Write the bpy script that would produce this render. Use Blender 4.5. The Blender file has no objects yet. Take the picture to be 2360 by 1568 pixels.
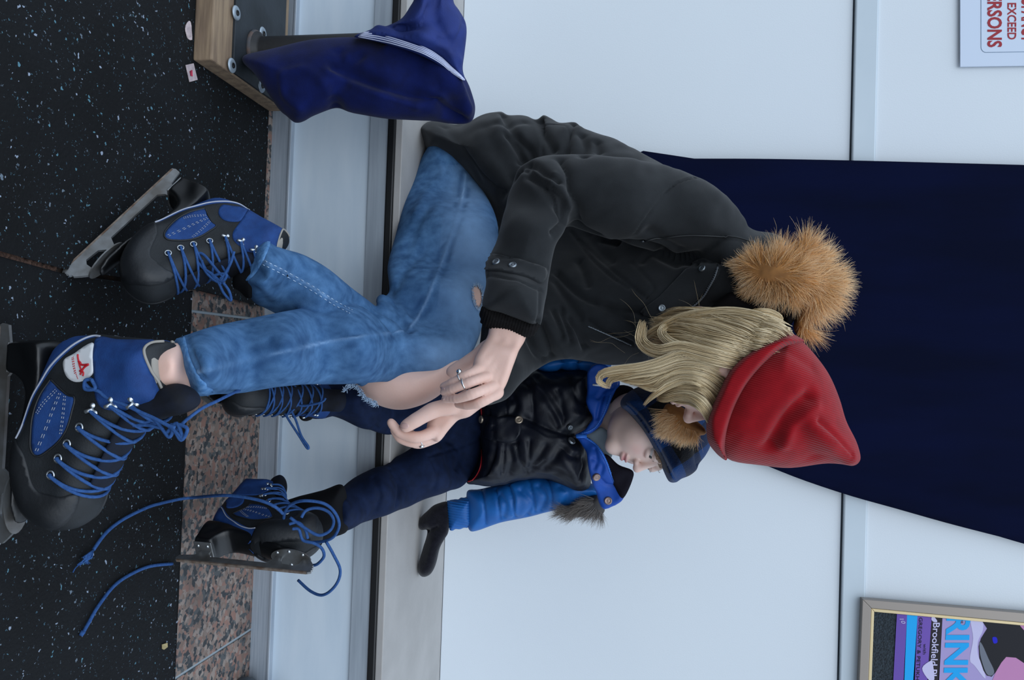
import bpy, bmesh, math, random
import numpy as np
from mathutils import Vector, Matrix
from mathutils.bvhtree import BVHTree
from mathutils.geometry import delaunay_2d_cdt

random.seed(7); RNG = np.random.default_rng(11)
sc = bpy.context.scene
COL = sc.collection

# ---------------------------------------------------------------- camera, sky, exposure
FPX = 1880.0
CAM_H = 0.80
PITCH, YAW, ROLL = math.radians(9.36), math.radians(1.5), 0.030
F = Vector((-math.sin(YAW)*math.cos(PITCH), math.cos(YAW)*math.cos(PITCH), -math.sin(PITCH)))
RR = F.cross(Vector((0, 0, 1))).normalized()
UU = RR.cross(F).normalized()
IX = UU*math.cos(ROLL) - RR*math.sin(ROLL)        # the photograph lies on its side: picture right = up
IY = UU*math.sin(ROLL) + RR*math.cos(ROLL)
CAM = Vector((0, 0, CAM_H))
cd = bpy.data.cameras.new('camera'); cam = bpy.data.objects.new('camera', cd); COL.objects.link(cam)
cd.sensor_fit = 'HORIZONTAL'; cd.sensor_width = 36.0; cd.lens = 36.0*FPX/2360.0
cd.clip_start = 0.02; cd.clip_end = 100
mw = Matrix((( IX.x, -IY.x, -F.x, CAM.x), (IX.y, -IY.y, -F.y, CAM.y), (IX.z, -IY.z, -F.z, CAM.z), (0, 0, 0, 1)))
cam.matrix_world = mw
sc.camera = cam

w = bpy.data.worlds.new('overcast_sky'); sc.world = w; w.use_nodes = True
nt = w.node_tree; nt.nodes.clear()
wo = nt.nodes.new('ShaderNodeOutputWorld'); bg = nt.nodes.new('ShaderNodeBackground')
tc = nt.nodes.new('ShaderNodeTexCoord'); sx = nt.nodes.new('ShaderNodeSeparateXYZ'); cr = nt.nodes.new('ShaderNodeValToRGB')
mr = nt.nodes.new('ShaderNodeMapRange'); mr.inputs[1].default_value = -1; mr.inputs[2].default_value = 1
nt.links.new(tc.outputs['Generated'], sx.inputs[0]); nt.links.new(sx.outputs[2], mr.inputs[0])
nt.links.new(mr.outputs[0], cr.inputs[0]); nt.links.new(cr.outputs[0], bg.inputs[0]); nt.links.new(bg.outputs[0], wo.inputs[0])
e = cr.color_ramp.elements
e[0].position = 0.0; e[0].color = (0.16, 0.18, 0.21, 1)
e[1].position = 1.0; e[1].color = (0.93, 1.12, 1.36, 1)
n = e.new(0.47); n.color = (0.24, 0.27, 0.31, 1)
n = e.new(0.56); n.color = (0.60, 0.70, 0.83, 1)
bg.inputs[1].default_value = 1.26
sun_d = bpy.data.lights.new('soft_daylight', 'SUN'); sun_d.energy = 0.85; sun_d.angle = math.radians(50); sun_d.color = (0.95, 0.98, 1.0)
sun = bpy.data.objects.new('soft_daylight', sun_d); COL.objects.link(sun)
sun.rotation_euler = (math.radians(48), math.radians(8), 0)
sc.view_settings.view_transform = 'Standard'; sc.view_settings.look = 'None'
sc.view_settings.gamma = 1; sc.view_settings.use_curve_mapping = False
sc.view_settings.exposure = 0.0

# ---------------------------------------------------------------- helpers
def ray(px, py):
    return (F + IX*((px-1180)/FPX) + IY*((py-784)/FPX))
def P(px, py, Y):
    d = ray(px, py); return CAM + d*(Y/d.y)
def PZ(px, py, z):
    d = ray(px, py); return CAM + d*((z-CAM_H)/d.z)
_C = np.array(CAM); _F = np.array(F); _X = np.array(IX); _Y = np.array(IY)
def topx(x, y, z):
    dx, dy, dz = x-_C[0], y-_C[1], z-_C[2]
    dep = dx*_F[0]+dy*_F[1]+dz*_F[2]; dep = np.maximum(dep, .05)
    return 1180+FPX*(dx*_X[0]+dy*_X[1]+dz*_X[2])/dep, 784+FPX*(dx*_Y[0]+dy*_Y[1]+dz*_Y[2])/dep, dep
def lin(h):
    h = h.lstrip('#'); c = [int(h[i:i+2], 16)/255 for i in (0, 2, 4)]
    return tuple((v/12.92 if v <= .04045 else ((v+.055)/1.055)**2.4) for v in c)+(1,)

MATS = {}
def M(name, col, rough=.7, col2=None, scale=20, detail=4, bump=0, bscale=None, metal=0, stretch=None, lo=.35, hi=.65, sheen=0, coat=0, spec=.5, sss=0, voronoi=False):
    if name in MATS: return MATS[name]
    m = bpy.data.materials.new(name); m.use_nodes = True; MATS[name] = m
    t = m.node_tree; b = t.nodes['Principled BSDF']
    b.inputs['Roughness'].default_value = rough; b.inputs['Metallic'].default_value = metal
    b.inputs['Specular IOR Level'].default_value = spec
    if sheen: b.inputs['Sheen Weight'].default_value = sheen; b.inputs['Sheen Roughness'].default_value = .5
    if coat: b.inputs['Coat Weight'].default_value = coat; b.inputs['Coat Roughness'].default_value = .25
    if sss: b.inputs['Subsurface Weight'].default_value = sss; b.inputs['Subsurface Radius'].default_value = (.012, .005, .003); b.inputs['Subsurface Scale'].default_value = 1
    c1 = lin(col) if isinstance(col, str) else col
    b.inputs['Base Color'].default_value = c1
    g = t.nodes.new('ShaderNodeTexCoord'); src = g.outputs['Object']
    if stretch:
        mp = t.nodes.new('ShaderNodeMapping'); mp.inputs['Scale'].default_value = stretch; t.links.new(src, mp.inputs[0]); src = mp.outputs[0]
    if col2:
        nz = t.nodes.new('ShaderNodeTexNoise'); nz.inputs['Scale'].default_value = scale; nz.inputs['Detail'].default_value = detail
        t.links.new(src, nz.inputs['Vector'])
        r = t.nodes.new('ShaderNodeValToRGB'); r.color_ramp.elements[0].position = lo; r.color_ramp.elements[1].position = hi
        r.color_ramp.elements[0].color = c1; r.color_ramp.elements[1].color = lin(col2)
        t.links.new(nz.outputs[0], r.inputs[0]); t.links.new(r.outputs[0], b.inputs['Base Color'])
    if bump:
        nb = t.nodes.new('ShaderNodeTexVoronoi' if voronoi else 'ShaderNodeTexNoise'); nb.inputs['Scale'].default_value = bscale or scale*3
        if not voronoi: nb.inputs['Detail'].default_value = 3
        t.links.new(src, nb.inputs['Vector'])
        bp = t.nodes.new('ShaderNodeBump'); bp.inputs['Strength'].default_value = 1.0; bp.inputs['Distance'].default_value = bump
        t.links.new(nb.outputs[0], bp.inputs['Height']); t.links.new(bp.outputs[0], b.inputs['Normal'])
    return m

def add_attr_mix(m, attr, col, fac=1.0):
    """mix the base colour towards col by a named per-vertex weight (wear, fade, print)"""
    t = m.node_tree; b = t.nodes['Principled BSDF']; inp = b.inputs['Base Color']
    a = t.nodes.new('ShaderNodeAttribute'); a.attribute_name = attr
    mx = t.nodes.new('ShaderNodeMix'); mx.data_type = 'RGBA'
    if inp.links: t.links.new(inp.links[0].from_socket, mx.inputs[6])
    else: mx.inputs[6].default_value = inp.default_value
    mx.inputs[7].default_value = lin(col)
    t.links.new(a.outputs['Fac'], mx.inputs[0]); t.links.new(mx.outputs[2], inp)

def tag(o, label=None, cat=None, group=None, kind=None):
    if label: o['label'] = label
    if cat: o['category'] = cat
    if group: o['group'] = group
    if kind: o['kind'] = kind
    return o
def empty(name, loc=(0, 0, 0)):
    o = bpy.data.objects.new(name, None); COL.objects.link(o); o.location = loc; o.empty_display_size = .05; return o
def obj(name, V, Fc, mat, parent=None, smooth=True, loc=None):
    me = bpy.data.meshes.new(name)
    V = [tuple(map(float, v)) for v in V] if not isinstance(V, np.ndarray) else V
    me.from_pydata(V if not isinstance(V, np.ndarray) else V.tolist(), [], Fc if not isinstance(Fc, np.ndarray) else Fc.tolist())
    if smooth: me.polygons.foreach_set('use_smooth', [True]*len(me.polygons))
    if isinstance(mat, (list, tuple)):
        for q in mat: me.materials.append(q)
    elif mat: me.materials.append(mat)
    me.update()
    o = bpy.data.objects.new(name, me); COL.objects.link(o)
    if parent is not None:
        o.parent = parent
        if parent.type == 'EMPTY' and parent.location.length: o.matrix_parent_inverse = Matrix.Translation(-parent.location)
    return o

class MB:
    """collects simple shapes into one mesh"""
    def __init__(s): s.v = []; s.f = []
    def box(s, a, b):
        i = len(s.v); (x0, y0, z0), (x1, y1, z1) = a, b
        s.v += [(x0, y0, z0), (x1, y0, z0), (x1, y1, z0), (x0, y1, z0), (x0, y0, z1), (x1, y0, z1), (x1, y1, z1), (x0, y1, z1)]
        s.f += [tuple(i+k for k in q) for q in ((0, 3, 2, 1), (4, 5, 6, 7), (0, 1, 5, 4), (1, 2, 6, 5), (2, 3, 7, 6), (3, 0, 4, 7))]
        return s
    def tube(s, pts, r, n=7, cap=True, flat=1.0, fn=None):
        pts = [Vector(p) for p in pts]; L = len(pts); i0 = len(s.v)
        rs = r if hasattr(r, '__len__') else [r]*L
        T = (pts[1]-pts[0]).normalized(); N = T.orthogonal().normalized() if fn is None else (Vector(fn)-T*T.dot(Vector(fn))).normalized()
        for k in range(L):
            T = (pts[min(k+1, L-1)]-pts[max(k-1, 0)])
            T = T.normalized() if T.length > 1e-9 else Vector((0, 0, 1))
            N = (N-T*N.dot(T)); N = N.normalized() if N.length > 1e-6 else T.orthogonal().normalized()
            B = T.cross(N)
            for j in range(n):
                a = 2*math.pi*j/n
                s.v.append(pts[k]+N*(math.cos(a)*rs[k]*flat)+B*(math.sin(a)*rs[k]))
        for k in range(L-1):
            for j in range(n):
                a, b = i0+k*n+j, i0+k*n+(j+1) % n
                s.f.append((a, b, b+n, a+n))
        if cap:
            s.f.append(tuple(i0+j for j in range(n))[::-1]); s.f.append(tuple(i0+(L-1)*n+j for j in range(n)))
        return s
    def lathe(s, prof, M4, n=20):
        i0 = len(s.v)
        for (r, z) in prof:
            for j in range(n):
                a = 2*math.pi*j/n; s.v.append(M4 @ Vector((r*math.cos(a), r*math.sin(a), z)))
        for k in range(len(prof)-1):
            for j in range(n):
                a, b = i0+k*n+j, i0+k*n+(j+1) % n
                s.f.append((a, b, b+n, a+n))
        return s
    def torus(s, c, nrm, R, r, n=16, m=6):
        Z = Vector(nrm).normalized(); X = Z.orthogonal().normalized(); Yv = Z.cross(X); i0 = len(s.v); c = Vector(c)
        for k in range(n):
            a = 2*math.pi*k/n; d = X*math.cos(a)+Yv*math.sin(a)
            for j in range(m):
                b = 2*math.pi*j/m; s.v.append(c+d*(R+r*math.cos(b))+Z*(r*math.sin(b)))
        for k in range(n):
            for j in range(m):
                s.f.append((i0+k*m+j, i0+((k+1) % n)*m+j, i0+((k+1) % n)*m+(j+1) % m, i0+k*m+(j+1) % m))
        return s
    def prism(s, poly, ax, t0, t1, fr):
        """poly of (a,b) extruded; fr maps (a,b,t)->3D"""
        i = len(s.v); n = len(poly)
        s.v += [fr(a, b, t0) for a, b in poly]+[fr(a, b, t1) for a, b in poly]
        from mathutils.geometry import tessellate_polygon
        tr = tessellate_polygon([[Vector((a, b, 0)) for a, b in poly]])
        s.f += [(i+a, i+b, i+c) for a, b, c in tr]+[(i+n+c, i+n+b, i+n+a) for a, b, c in tr]
        s.f += [(i+k, i+(k+1) % n, i+n+(k+1) % n, i+n+k) for k in range(n)]
        return s
    def build(s, name, mat, parent=None, smooth=True, bevel=0, seg=2):
        o = obj(name, s.v, s.f, mat, parent, smooth)
        if bevel:
            b = o.modifiers.new('b', 'BEVEL'); b.width = bevel; b.segments = seg; b.limit_method = 'ANGLE'; b.angle_limit = math.radians(40)
            o.data.polygons.foreach_set('use_smooth', [False]*len(o.data.polygons))
        return o

def spl(pts, n=6, closed=False):
    """Catmull-Rom through points of any dimension"""
    p = np.array([tuple(q) for q in pts], float); L = len(p); out = []
    rng = range(L) if closed else range(L-1)
    for i in rng:
        if closed: a, b, c, d = p[(i-1) % L], p[i], p[(i+1) % L], p[(i+2) % L]
        else: a, b, c, d = p[max(i-1, 0)], p[i], p[i+1], p[min(i+2, L-1)]
        for k in range(n):
            t = k/n
            out.append(.5*((2*b)+(c-a)*t+(2*a-5*b+4*c-d)*t*t+(-a+3*b-3*c+d)*t**3))
    if not closed: out.append(p[-1])
    return np.array(out)

def inpoly(x, y, poly):
    ins = np.zeros(x.shape, bool); n = len(poly); j = n-1
    for i in range(n):
        xi, yi = poly[i]; xj, yj = poly[j]
        if yi != yj:
            c = ((yi > y) != (yj > y)) & (x < (xj-xi)*(y-yi)/(yj-yi)+xi); ins ^= c
        j = i
    return ins
def sd2(x, y, poly):
    d = np.full(x.shape, 1e9); n = len(poly)
    for i in range(n):
        a = poly[i]; b = poly[(i+1) % n]; e0, e1 = b[0]-a[0], b[1]-a[1]; L = e0*e0+e1*e1
        if L < 1e-12: continue
        t = np.clip(((x-a[0])*e0+(y-a[1])*e1)/L, 0, 1)
        d = np.minimum(d, (x-a[0]-t*e0)**2+(y-a[1]-t*e1)**2)
    d = np.sqrt(d); d[inpoly(x, y, poly)] *= -1
    return d.astype(np.float32)

def smin(a, b, k):
    if k <= 0: return np.minimum(a, b)
    h = np.clip(.5+.5*(a-b)/k, 0, 1)
    return a+(b-a)*h-k*h*(1-h)

class Vol:
    """a signed distance volume, blended from rounded shapes and turned into one smooth surface"""
    def __init__(s, lo, hi, h):
        s.lo = np.array(lo, float); s.h = h
        s.n = np.ceil((np.array(hi)-s.lo)/h).astype(int)+1
        s.D = np.full(tuple(s.n), 1.0, np.float32)
    def win(s, lo, hi):
        a = np.clip(np.floor((np.array(lo)-s.lo)/s.h).astype(int), 0, s.n); b = np.clip(np.ceil((np.array(hi)-s.lo)/s.h).astype(int)+1, 0, s.n)
        sl = tuple(slice(int(i), int(j)) for i, j in zip(a, b))
        ax = [(s.lo[i]+s.h*np.arange(a[i], b[i])).astype(np.float32) for i in range(3)]
        return sl, ax[0][:, None, None], ax[1][None, :, None], ax[2][None, None, :]
    def comb(s, sl, d, k, op='u'):
        if d.size == 0: return
        if op == 'u': s.D[sl] = smin(s.D[sl], d, k)
        elif op == 's': s.D[sl] = -smin(-s.D[sl], d, k)
        elif op == 'i': s.D[sl] = -smin(-s.D[sl], -d, k)
    def cone(s, a, b, ra, rb, k=.01, sc3=(1, 1, 1), op='u'):
        a = np.array(a, float); b = np.array(b, float); m = max(ra, rb)*max(sc3)+k+3*s.h
        sl, X, Y, Z = s.win(np.minimum(a, b)-m, np.maximum(a, b)+m)
        q = 1/np.array(sc3); ab = (b-a)*q; L = max(float(ab@ab), 1e-10)
        x, y, z = (X-a[0])*q[0], (Y-a[1])*q[1], (Z-a[2])*q[2]
        t = np.clip((x*ab[0]+y*ab[1]+z*ab[2])/L, 0, 1)
        d = np.sqrt((x-t*ab[0])**2+(y-t*ab[1])**2+(z-t*ab[2])**2)-(ra+(rb-ra)*t)
        s.comb(sl, (d*min(sc3)).astype(np.float32), k, op); return s
    def chain(s, pts, k=.01, sc3=(1, 1, 1), n=4):
        """pts: (vec, radius)"""
        q = spl([tuple(p)+(r,) for p, r in pts], n)
        for i in range(len(q)-1): s.cone(q[i][:3], q[i+1][:3], q[i][3], q[i+1][3], k, sc3)
        return s
    def ell(s, c, r, R=None, k=.01, op='u'):
        c = np.array(c, float); r = np.array(r, float); m = r.max()+k+3*s.h
        sl, X, Y, Z = s.win(c-m, c+m); x, y, z = X-c[0], Y-c[1], Z-c[2]
        if R is not None:
            R = np.array(R)
            x, y, z = (R[0, 0]*x+R[1, 0]*y+R[2, 0]*z), (R[0, 1]*x+R[1, 1]*y+R[2, 1]*z), (R[0, 2]*x+R[1, 2]*y+R[2, 2]*z)
        k0 = np.sqrt((x/r[0])**2+(y/r[1])**2+(z/r[2])**2); k1 = np.sqrt((x/r[0]**2)**2+(y/r[1]**2)**2+(z/r[2]**2)**2)+1e-6
        s.comb(sl, (k0*(k0-1)/k1).astype(np.float32), k, op); return s
    def pil(s, poly, ctrl, R, T, k=.01, op='u', n=4, mapper=None, back=None):
        """a body whose outline is poly and whose middle surface runs through the ctrl points; rounded edge R, half thickness T"""
        poly = spl(poly, n, True) if n > 1 else np.array(poly, float)
        ctrl = np.array(ctrl, float)
        if mapper is None:
            c3 = [P(q[0], q[1], yy) for q in poly for yy in (ctrl[:, 2].min()-T*1.2, ctrl[:, 2].max()+(back or T)*1.2)]
        else: c3 = mapper.corners(poly, T)
        c3 = np.array([tuple(v) for v in c3]); lo = c3.min(0)-k-3*s.h; hi = c3.max(0)+k+3*s.h
        sl, X, Y, Z = s.win(lo, hi)
        if mapper is None:
            a, b, dep = topx(X, Y, Z); unit = (dep/FPX).astype(np.float32); t = Y
        else:
            a, b, t = mapper.to2(X, Y, Z); unit = 1.0
        lo2 = poly.min(0)-60*(1 if mapper is None else .0006); hi2 = poly.max(0)+60*(1 if mapper is None else .0006)
        st = max((hi2-lo2).max()/260, 1e-6)
        gx = np.arange(lo2[0], hi2[0]+st, st); gy = np.arange(lo2[1], hi2[1]+st, st)
        G = sd2(*np.meshgrid(gx, gy, indexing='ij'), poly)
        fx = np.clip((a-lo2[0])/st, 0, len(gx)-1.001); fy = np.clip((b-lo2[1])/st, 0, len(gy)-1.001)
        ix = fx.astype(np.int32); iy = fy.astype(np.int32); fx -= ix; fy -= iy
        d2 = G[ix, iy]*(1-fx)*(1-fy)+G[ix+1, iy]*fx*(1-fy)+G[ix, iy+1]*(1-fx)*fy+G[ix+1, iy+1]*fx*fy
        # middle surface: smooth interpolation of the control depths, on a coarse 2D grid
        cg = max((hi2-lo2).max()/60, 1e-6); cx = np.arange(lo2[0], hi2[0]+cg, cg); cy = np.arange(lo2[1], hi2[1]+cg, cg)
        CX, CY = np.meshgrid(cx, cy, indexing='ij'); S = np.zeros(CX.shape); W = np.zeros(CX.shape)
        if ctrl.shape[1] > 3: S2 = np.zeros(CX.shape)
        for c in ctrl:
            wgt = 1/(((CX-c[0])**2+(CY-c[1])**2)/(hi2-lo2).max()**2+1e-3)**1.6
            S += wgt*c[2]; W += wgt
            if ctrl.shape[1] > 3: S2 += wgt*c[3]
        S /= W
        fx = np.clip((a-lo2[0])/cg, 0, len(cx)-1.001); fy = np.clip((b-lo2[1])/cg, 0, len(cy)-1.001)
        ix = fx.astype(np.int32); iy = fy.astype(np.int32); fx -= ix; fy -= iy
        bi = lambda Q: Q[ix, iy]*(1-fx)*(1-fy)+Q[ix+1, iy]*fx*(1-fy)+Q[ix, iy+1]*(1-fx)*fy+Q[ix+1, iy+1]*fx*fy
        m = bi(S); TT = bi(S2/W) if ctrl.shape[1] > 3 else T
        dt = (t-m)
        if back: dt = np.where(dt > 0, dt*(T/back), dt)
        d = (np.sqrt(np.maximum(d2*unit+R, 0)**2+(dt*R/TT)**2)-R)*min(1, T/R)
        s.comb(sl, d.astype(np.float32), k, op); return s
    def mesh(s, smooth=2):
        """surface nets"""
        D = s.D; I = D < 0
        nx, ny, nz = D.shape
        c = np.zeros((nx-1, ny-1, nz-1), np.int8)
        for i in (0, 1):
            for j in (0, 1):
                for k in (0, 1): c += I[i:nx-1+i, j:ny-1+j, k:nz-1+k]
        act = np.argwhere((c > 0) & (c < 8)); idx = np.full(c.shape, -1, np.int64); idx[tuple(act.T)] = np.arange(len(act))
        acc = np.zeros((len(act), 3)); cnt = np.zeros(len(act))
        cor = [(i, j, k) for i in (0, 1) for j in (0, 1) for k in (0, 1)]
        vals = {q: D[act[:, 0]+q[0], act[:, 1]+q[1], act[:, 2]+q[2]] for q in cor}
        for p in cor:
            for ax in range(3):
                if p[ax]: continue
                q = list(p); q[ax] = 1; q = tuple(q); a, b = vals[p], vals[q]; m = (a < 0) != (b < 0)
                t = np.where(m, a/np.where(m, a-b, 1), 0)
                pt = np.zeros((len(act), 3)); pt += p; pt[:, ax] = t
                acc[m] += pt[m]; cnt[m] += 1
        V = s.lo+s.h*(act+acc/cnt[:, None])
        Q = []
        for ax in range(3):
            sl0 = [slice(None)]*3; sl1 = [slice(None)]*3; sl0[ax] = slice(0, -1); sl1[ax] = slice(1, None)
            e0, e1 = I[tuple(sl0)], I[tuple(sl1)]; E = np.argwhere(e0 != e1)
            o1, o2 = [(1, 2), (2, 0), (0, 1)][ax]
            ok = (E[:, o1] > 0) & (E[:, o2] > 0) & (E[:, o1] < D.shape[o1]-1) & (E[:, o2] < D.shape[o2]-1); E = E[ok]
            fl = e0[tuple(E.T)]
            def cell(d1, d2):
                q = E.copy(); q[:, o1] -= d1; q[:, o2] -= d2; return idx[tuple(q.T)]
            q = np.stack([cell(1, 1), cell(0, 1), cell(0, 0), cell(1, 0)], 1)
            q[~fl] = q[~fl][:, ::-1]; Q.append(q)
        Q = np.concatenate(Q)
        if len(Q): Q = Q[(Q >= 0).all(1)]
        for _ in range(smooth): V = lap(V, Q, .5)
        return V, Q

def lap(V, Q, f):
    S = np.zeros_like(V); C = np.zeros(len(V))
    for a, b in ((0, 1), (1, 2), (2, 3), (3, 0)):
        for i in range(3): S[:, i] += np.bincount(Q[:, a], V[Q[:, b], i], len(V))+np.bincount(Q[:, b], V[Q[:, a], i], len(V))
        C += np.bincount(Q[:, a], minlength=len(V))+np.bincount(Q[:, b], minlength=len(V))
    return V+(S/np.maximum(C, 1)[:, None]-V)*f
def normals(V, Q):
    n = np.cross(V[Q[:, 2]]-V[Q[:, 0]], V[Q[:, 3]]-V[Q[:, 1]]); N = np.zeros_like(V)
    for a in range(4):
        for i in range(3): N[:, i] += np.bincount(Q[:, a], n[:, i], len(V))
    return N/np.maximum(np.linalg.norm(N, axis=1), 1e-12)[:, None]

class Surf:
    def __init__(s, V, Q):
        s.V = V; s.Q = Q; s.b = BVHTree.FromPolygons(V.tolist(), Q.tolist())
    def at(s, px, py):
        d = ray(px, py).normalized(); h = s.b.ray_cast(CAM, d)
        if h[0] is None: return None
        n = h[1]
        if n.dot(d) > 0: n = -n
        return h[0], n
    def near(s, p):
        h = s.b.find_nearest(Vector(p)); return h[0], h[1]
    def line(s, pts, n=8, off=0.0):
        out = []
        for q in spl(pts, n):
            h = s.at(q[0], q[1])
            if h: out.append(h[0]+h[1]*off)
        return out
def segdist(V, L, mxl=.01):
    d = np.full(len(V), 1e9)
    for i in range(len(L)-1):
        a, b = L[i], L[i+1]; e = b-a; l = e@e
        if l < 1e-12 or l > mxl: continue
        t = np.clip(((V-a)@e)/l, 0, 1); d = np.minimum(d, ((V-a-t[:, None]*e)**2).sum(1))
    return np.sqrt(d)
def creases(V, N, surf, items):
    for it in items:
        pts, wd, dp = it[:3]; kind = it[3] if len(it) > 3 else 'g'
        L = np.array([tuple(v) for v in surf.line(pts, 6)])
        if len(L) < 2: continue
        r = wd*4; lo, hi = L.min(0)-r, L.max(0)+r
        m = np.flatnonzero(((V > lo) & (V < hi)).all(1))
        if not len(m): continue
        d = segdist(V[m], L)
        pr = np.exp(-(d/wd)**2) if kind == 'g' else np.exp(-d/wd)
        V[m] -= N[m]*(dp*pr)[:, None]
    return V
def waves(V, amp, freq, seed, stretch=(1, 1, 1), n=10):
    r = np.random.default_rng(seed); out = np.zeros(len(V)); X = V*np.array(stretch)
    wv = np.sin(X@(r.normal(size=3)*freq*.5)+1)*.8
    for i in range(n):
        k = r.normal(size=3); k /= np.linalg.norm(k); k *= freq*r.uniform(.6, 1.8)
        out += np.sin(X@k+r.uniform(0, 6.3)+wv*r.uniform(.5, 2))
    return out*amp/math.sqrt(n)
def skin(vol, name, mat, parent, smooth=2, items=(), wv=(), post=0, attrs=None):
    V, Q = vol.mesh(smooth); N = normals(V, Q); base = Surf(V.copy(), Q)
    for wargs in wv: V = V+N*waves(V, *wargs)[:, None]
    if items: V = creases(V.copy(), N, base, items)
    for _ in range(post): V = lap(V, Q, .4)
    o = obj(name, V, Q, mat, parent)
    if attrs:
        for an, fn in attrs.items():
            at = o.data.attributes.new(an, 'FLOAT', 'POINT'); at.data.foreach_set('value', np.clip(fn(V, base), 0, 1).astype(np.float32))
    return o, Surf(V, Q)

def patch(name, poly, surf, mat, parent, off=.0012, step=6, n=4, proj=None, smooth=True, sink=.002, edge=0.0, mx=.03):
    """a thin piece of cloth, leather or print laid on a surface, outlined by poly (photo pixels, or proj's own plane)"""
    b = spl(poly, n, True) if n > 1 else np.array(poly, float)
    g = [(x, y) for x in np.arange(b[:, 0].min(), b[:, 0].max(), step) for y in np.arange(b[:, 1].min(), b[:, 1].max(), step)]
    g = np.array(g) if len(g) else np.zeros((0, 2))
    if len(g):
        d = sd2(g[:, 0], g[:, 1], b); g = g[d < -step*.45]
    pts = [Vector(p) for p in b]+[Vector(p) for p in g]; nb = len(b)
    r = delaunay_2d_cdt(pts, [(i, (i+1) % nb) for i in range(nb)], [], 1, 1e-5)
    V2, E2, F2 = r[0], r[1], r[2]
    pr = proj or (lambda x, y: surf.at(x, y))
    hits = [pr(v.x, v.y) for v in V2]
    V = []; keep = []
    for h in hits:
        if h is None: V.append((0, 0, 0)); keep.append(False)
        else: V.append(h[0]+h[1]*off); keep.append(True)
    Fc = [f for f in F2 if all(keep[i] for i in f) and max((V[f[i]]-V[f[i-1]]).length for i in range(len(f))) < mx]
    cnt = {}
    for f in Fc:
        for i in range(len(f)):
            a, c = f[i-1], f[i]; cnt.setdefault((min(a, c), max(a, c)), []).append((a, c))
    sk = {}
    V = [Vector(v) for v in V]
    for e_, l in cnt.items():
        if len(l) == 1:
            a, c = l[0]
            for q in (a, c):
                if q not in sk:
                    sk[q] = len(V); V.append(V[q]-hits[q][1]*(off+sink))
            Fc = Fc+[(c, a, sk[a], sk[c])] if False else Fc
            cnt[e_] = l
    extra = [(l[0][1], l[0][0], sk[l[0][0]], sk[l[0][1]]) for l in cnt.values() if len(l) == 1]
    if not Fc: return None
    n0 = Vector((0, 0, 0)); f0 = Fc[0]
    nn = (V[f0[1]]-V[f0[0]]).cross(V[f0[2]]-V[f0[0]])
    if nn.dot(hits[f0[0]][1]) < 0:
        Fc = [tuple(reversed(f)) for f in Fc]; extra = [tuple(reversed(f)) for f in extra]
    used = sorted({i for f in Fc+extra for i in f}); rm = {u: i for i, u in enumerate(used)}
    return obj(name, [V[u] for u in used], [tuple(rm[i] for i in f) for f in Fc+extra], mat, parent, smooth)

def disc_at(h, r, t, prof=None):
    """matrix standing on a surface hit"""
    z = h[1].normalized(); x = z.orthogonal().normalized(); y = z.cross(x)
    return Matrix(((x.x, y.x, z.x, h[0].x), (x.y, y.y, z.y, h[0].y), (x.z, y.z, z.z, h[0].z), (0, 0, 0, 1)))
def snap(name, h, r, mat, parent, ring=None, hgt=.0025):
    m = MB(); M4 = disc_at(h, r, 0)
    m.lathe([(r*.0001, hgt*.8), (r*.35, hgt*.8), (r*.55, hgt*.55), (r*.7, hgt*1.1), (r*.9, hgt), (r, hgt*.4), (r, -.002)], M4, 18)
    return m.build(name, mat, parent)
# ---------------------------------------------------------------- materials of the place
m_mat = M('rubber_mat', '#14181b', .8, spec=.22, bump=.0015, bscale=160)
t = m_mat.node_tree; b = t.nodes['Principled BSDF']; g = t.nodes.new('ShaderNodeTexCoord')
def speck(t, src, scale, thr, ccol, base, seedshift):
    v = t.nodes.new('ShaderNodeTexVoronoi'); v.inputs['Scale'].default_value = scale; v.inputs['Randomness'].default_value = 1
    mp = t.nodes.new('ShaderNodeMapping'); mp.inputs['Location'].default_value = (seedshift, seedshift*.7, 0); mp.inputs['Rotation'].default_value = (0, 0, seedshift)
    nz = t.nodes.new('ShaderNodeTexNoise'); nz.inputs['Scale'].default_value = scale*.9; t.links.new(src, nz.inputs[0])
    va = t.nodes.new('ShaderNodeVectorMath'); va.operation = 'MULTIPLY_ADD'; va.inputs[1].default_value = (.012, .012, .012)
    t.links.new(nz.outputs[1], va.inputs[0]); t.links.new(src, va.inputs[2]); t.links.new(va.outputs[0], mp.inputs[0]); t.links.new(mp.outputs[0], v.inputs['Vector'])
    sep = t.nodes.new('ShaderNodeSeparateColor'); t.links.new(v.outputs['Color'], sep.inputs[0])
    # size of each fleck follows its random cell value, most cells have none
    mr_ = t.nodes.new('ShaderNodeMapRange'); mr_.inputs[1].default_value = thr; mr_.inputs[2].default_value = 1; mr_.inputs[3].default_value = 0; mr_.inputs[4].default_value = .36
    t.links.new(sep.outputs[0], mr_.inputs[0])
    lt = t.nodes.new('ShaderNodeMath'); lt.operation = 'LESS_THAN'; t.links.new(v.outputs['Distance'], lt.inputs[0]); t.links.new(mr_.outputs[0], lt.inputs[1])
    cr = t.nodes.new('ShaderNodeValToRGB'); cr.color_ramp.elements[0].color = lin(ccol[0]); cr.color_ramp.elements[1].color = lin(ccol[-1])
    for i, c in enumerate(ccol[1:-1]): cr.color_ramp.elements.new((i+1)/(len(ccol)-1)).color = lin(c)
    cr.color_ramp.interpolation = 'CONSTANT'
    t.links.new(sep.outputs[1], cr.inputs[0])
    mx = t.nodes.new('ShaderNodeMix'); mx.data_type = 'RGBA'; t.links.new(lt.outputs[0], mx.inputs[0])
    if hasattr(base, 'links') or hasattr(base, 'is_output'): t.links.new(base, mx.inputs[6])
    else: mx.inputs[6].default_value = base
    t.links.new(cr.outputs[0], mx.inputs[7]); return mx.outputs[2]
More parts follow.
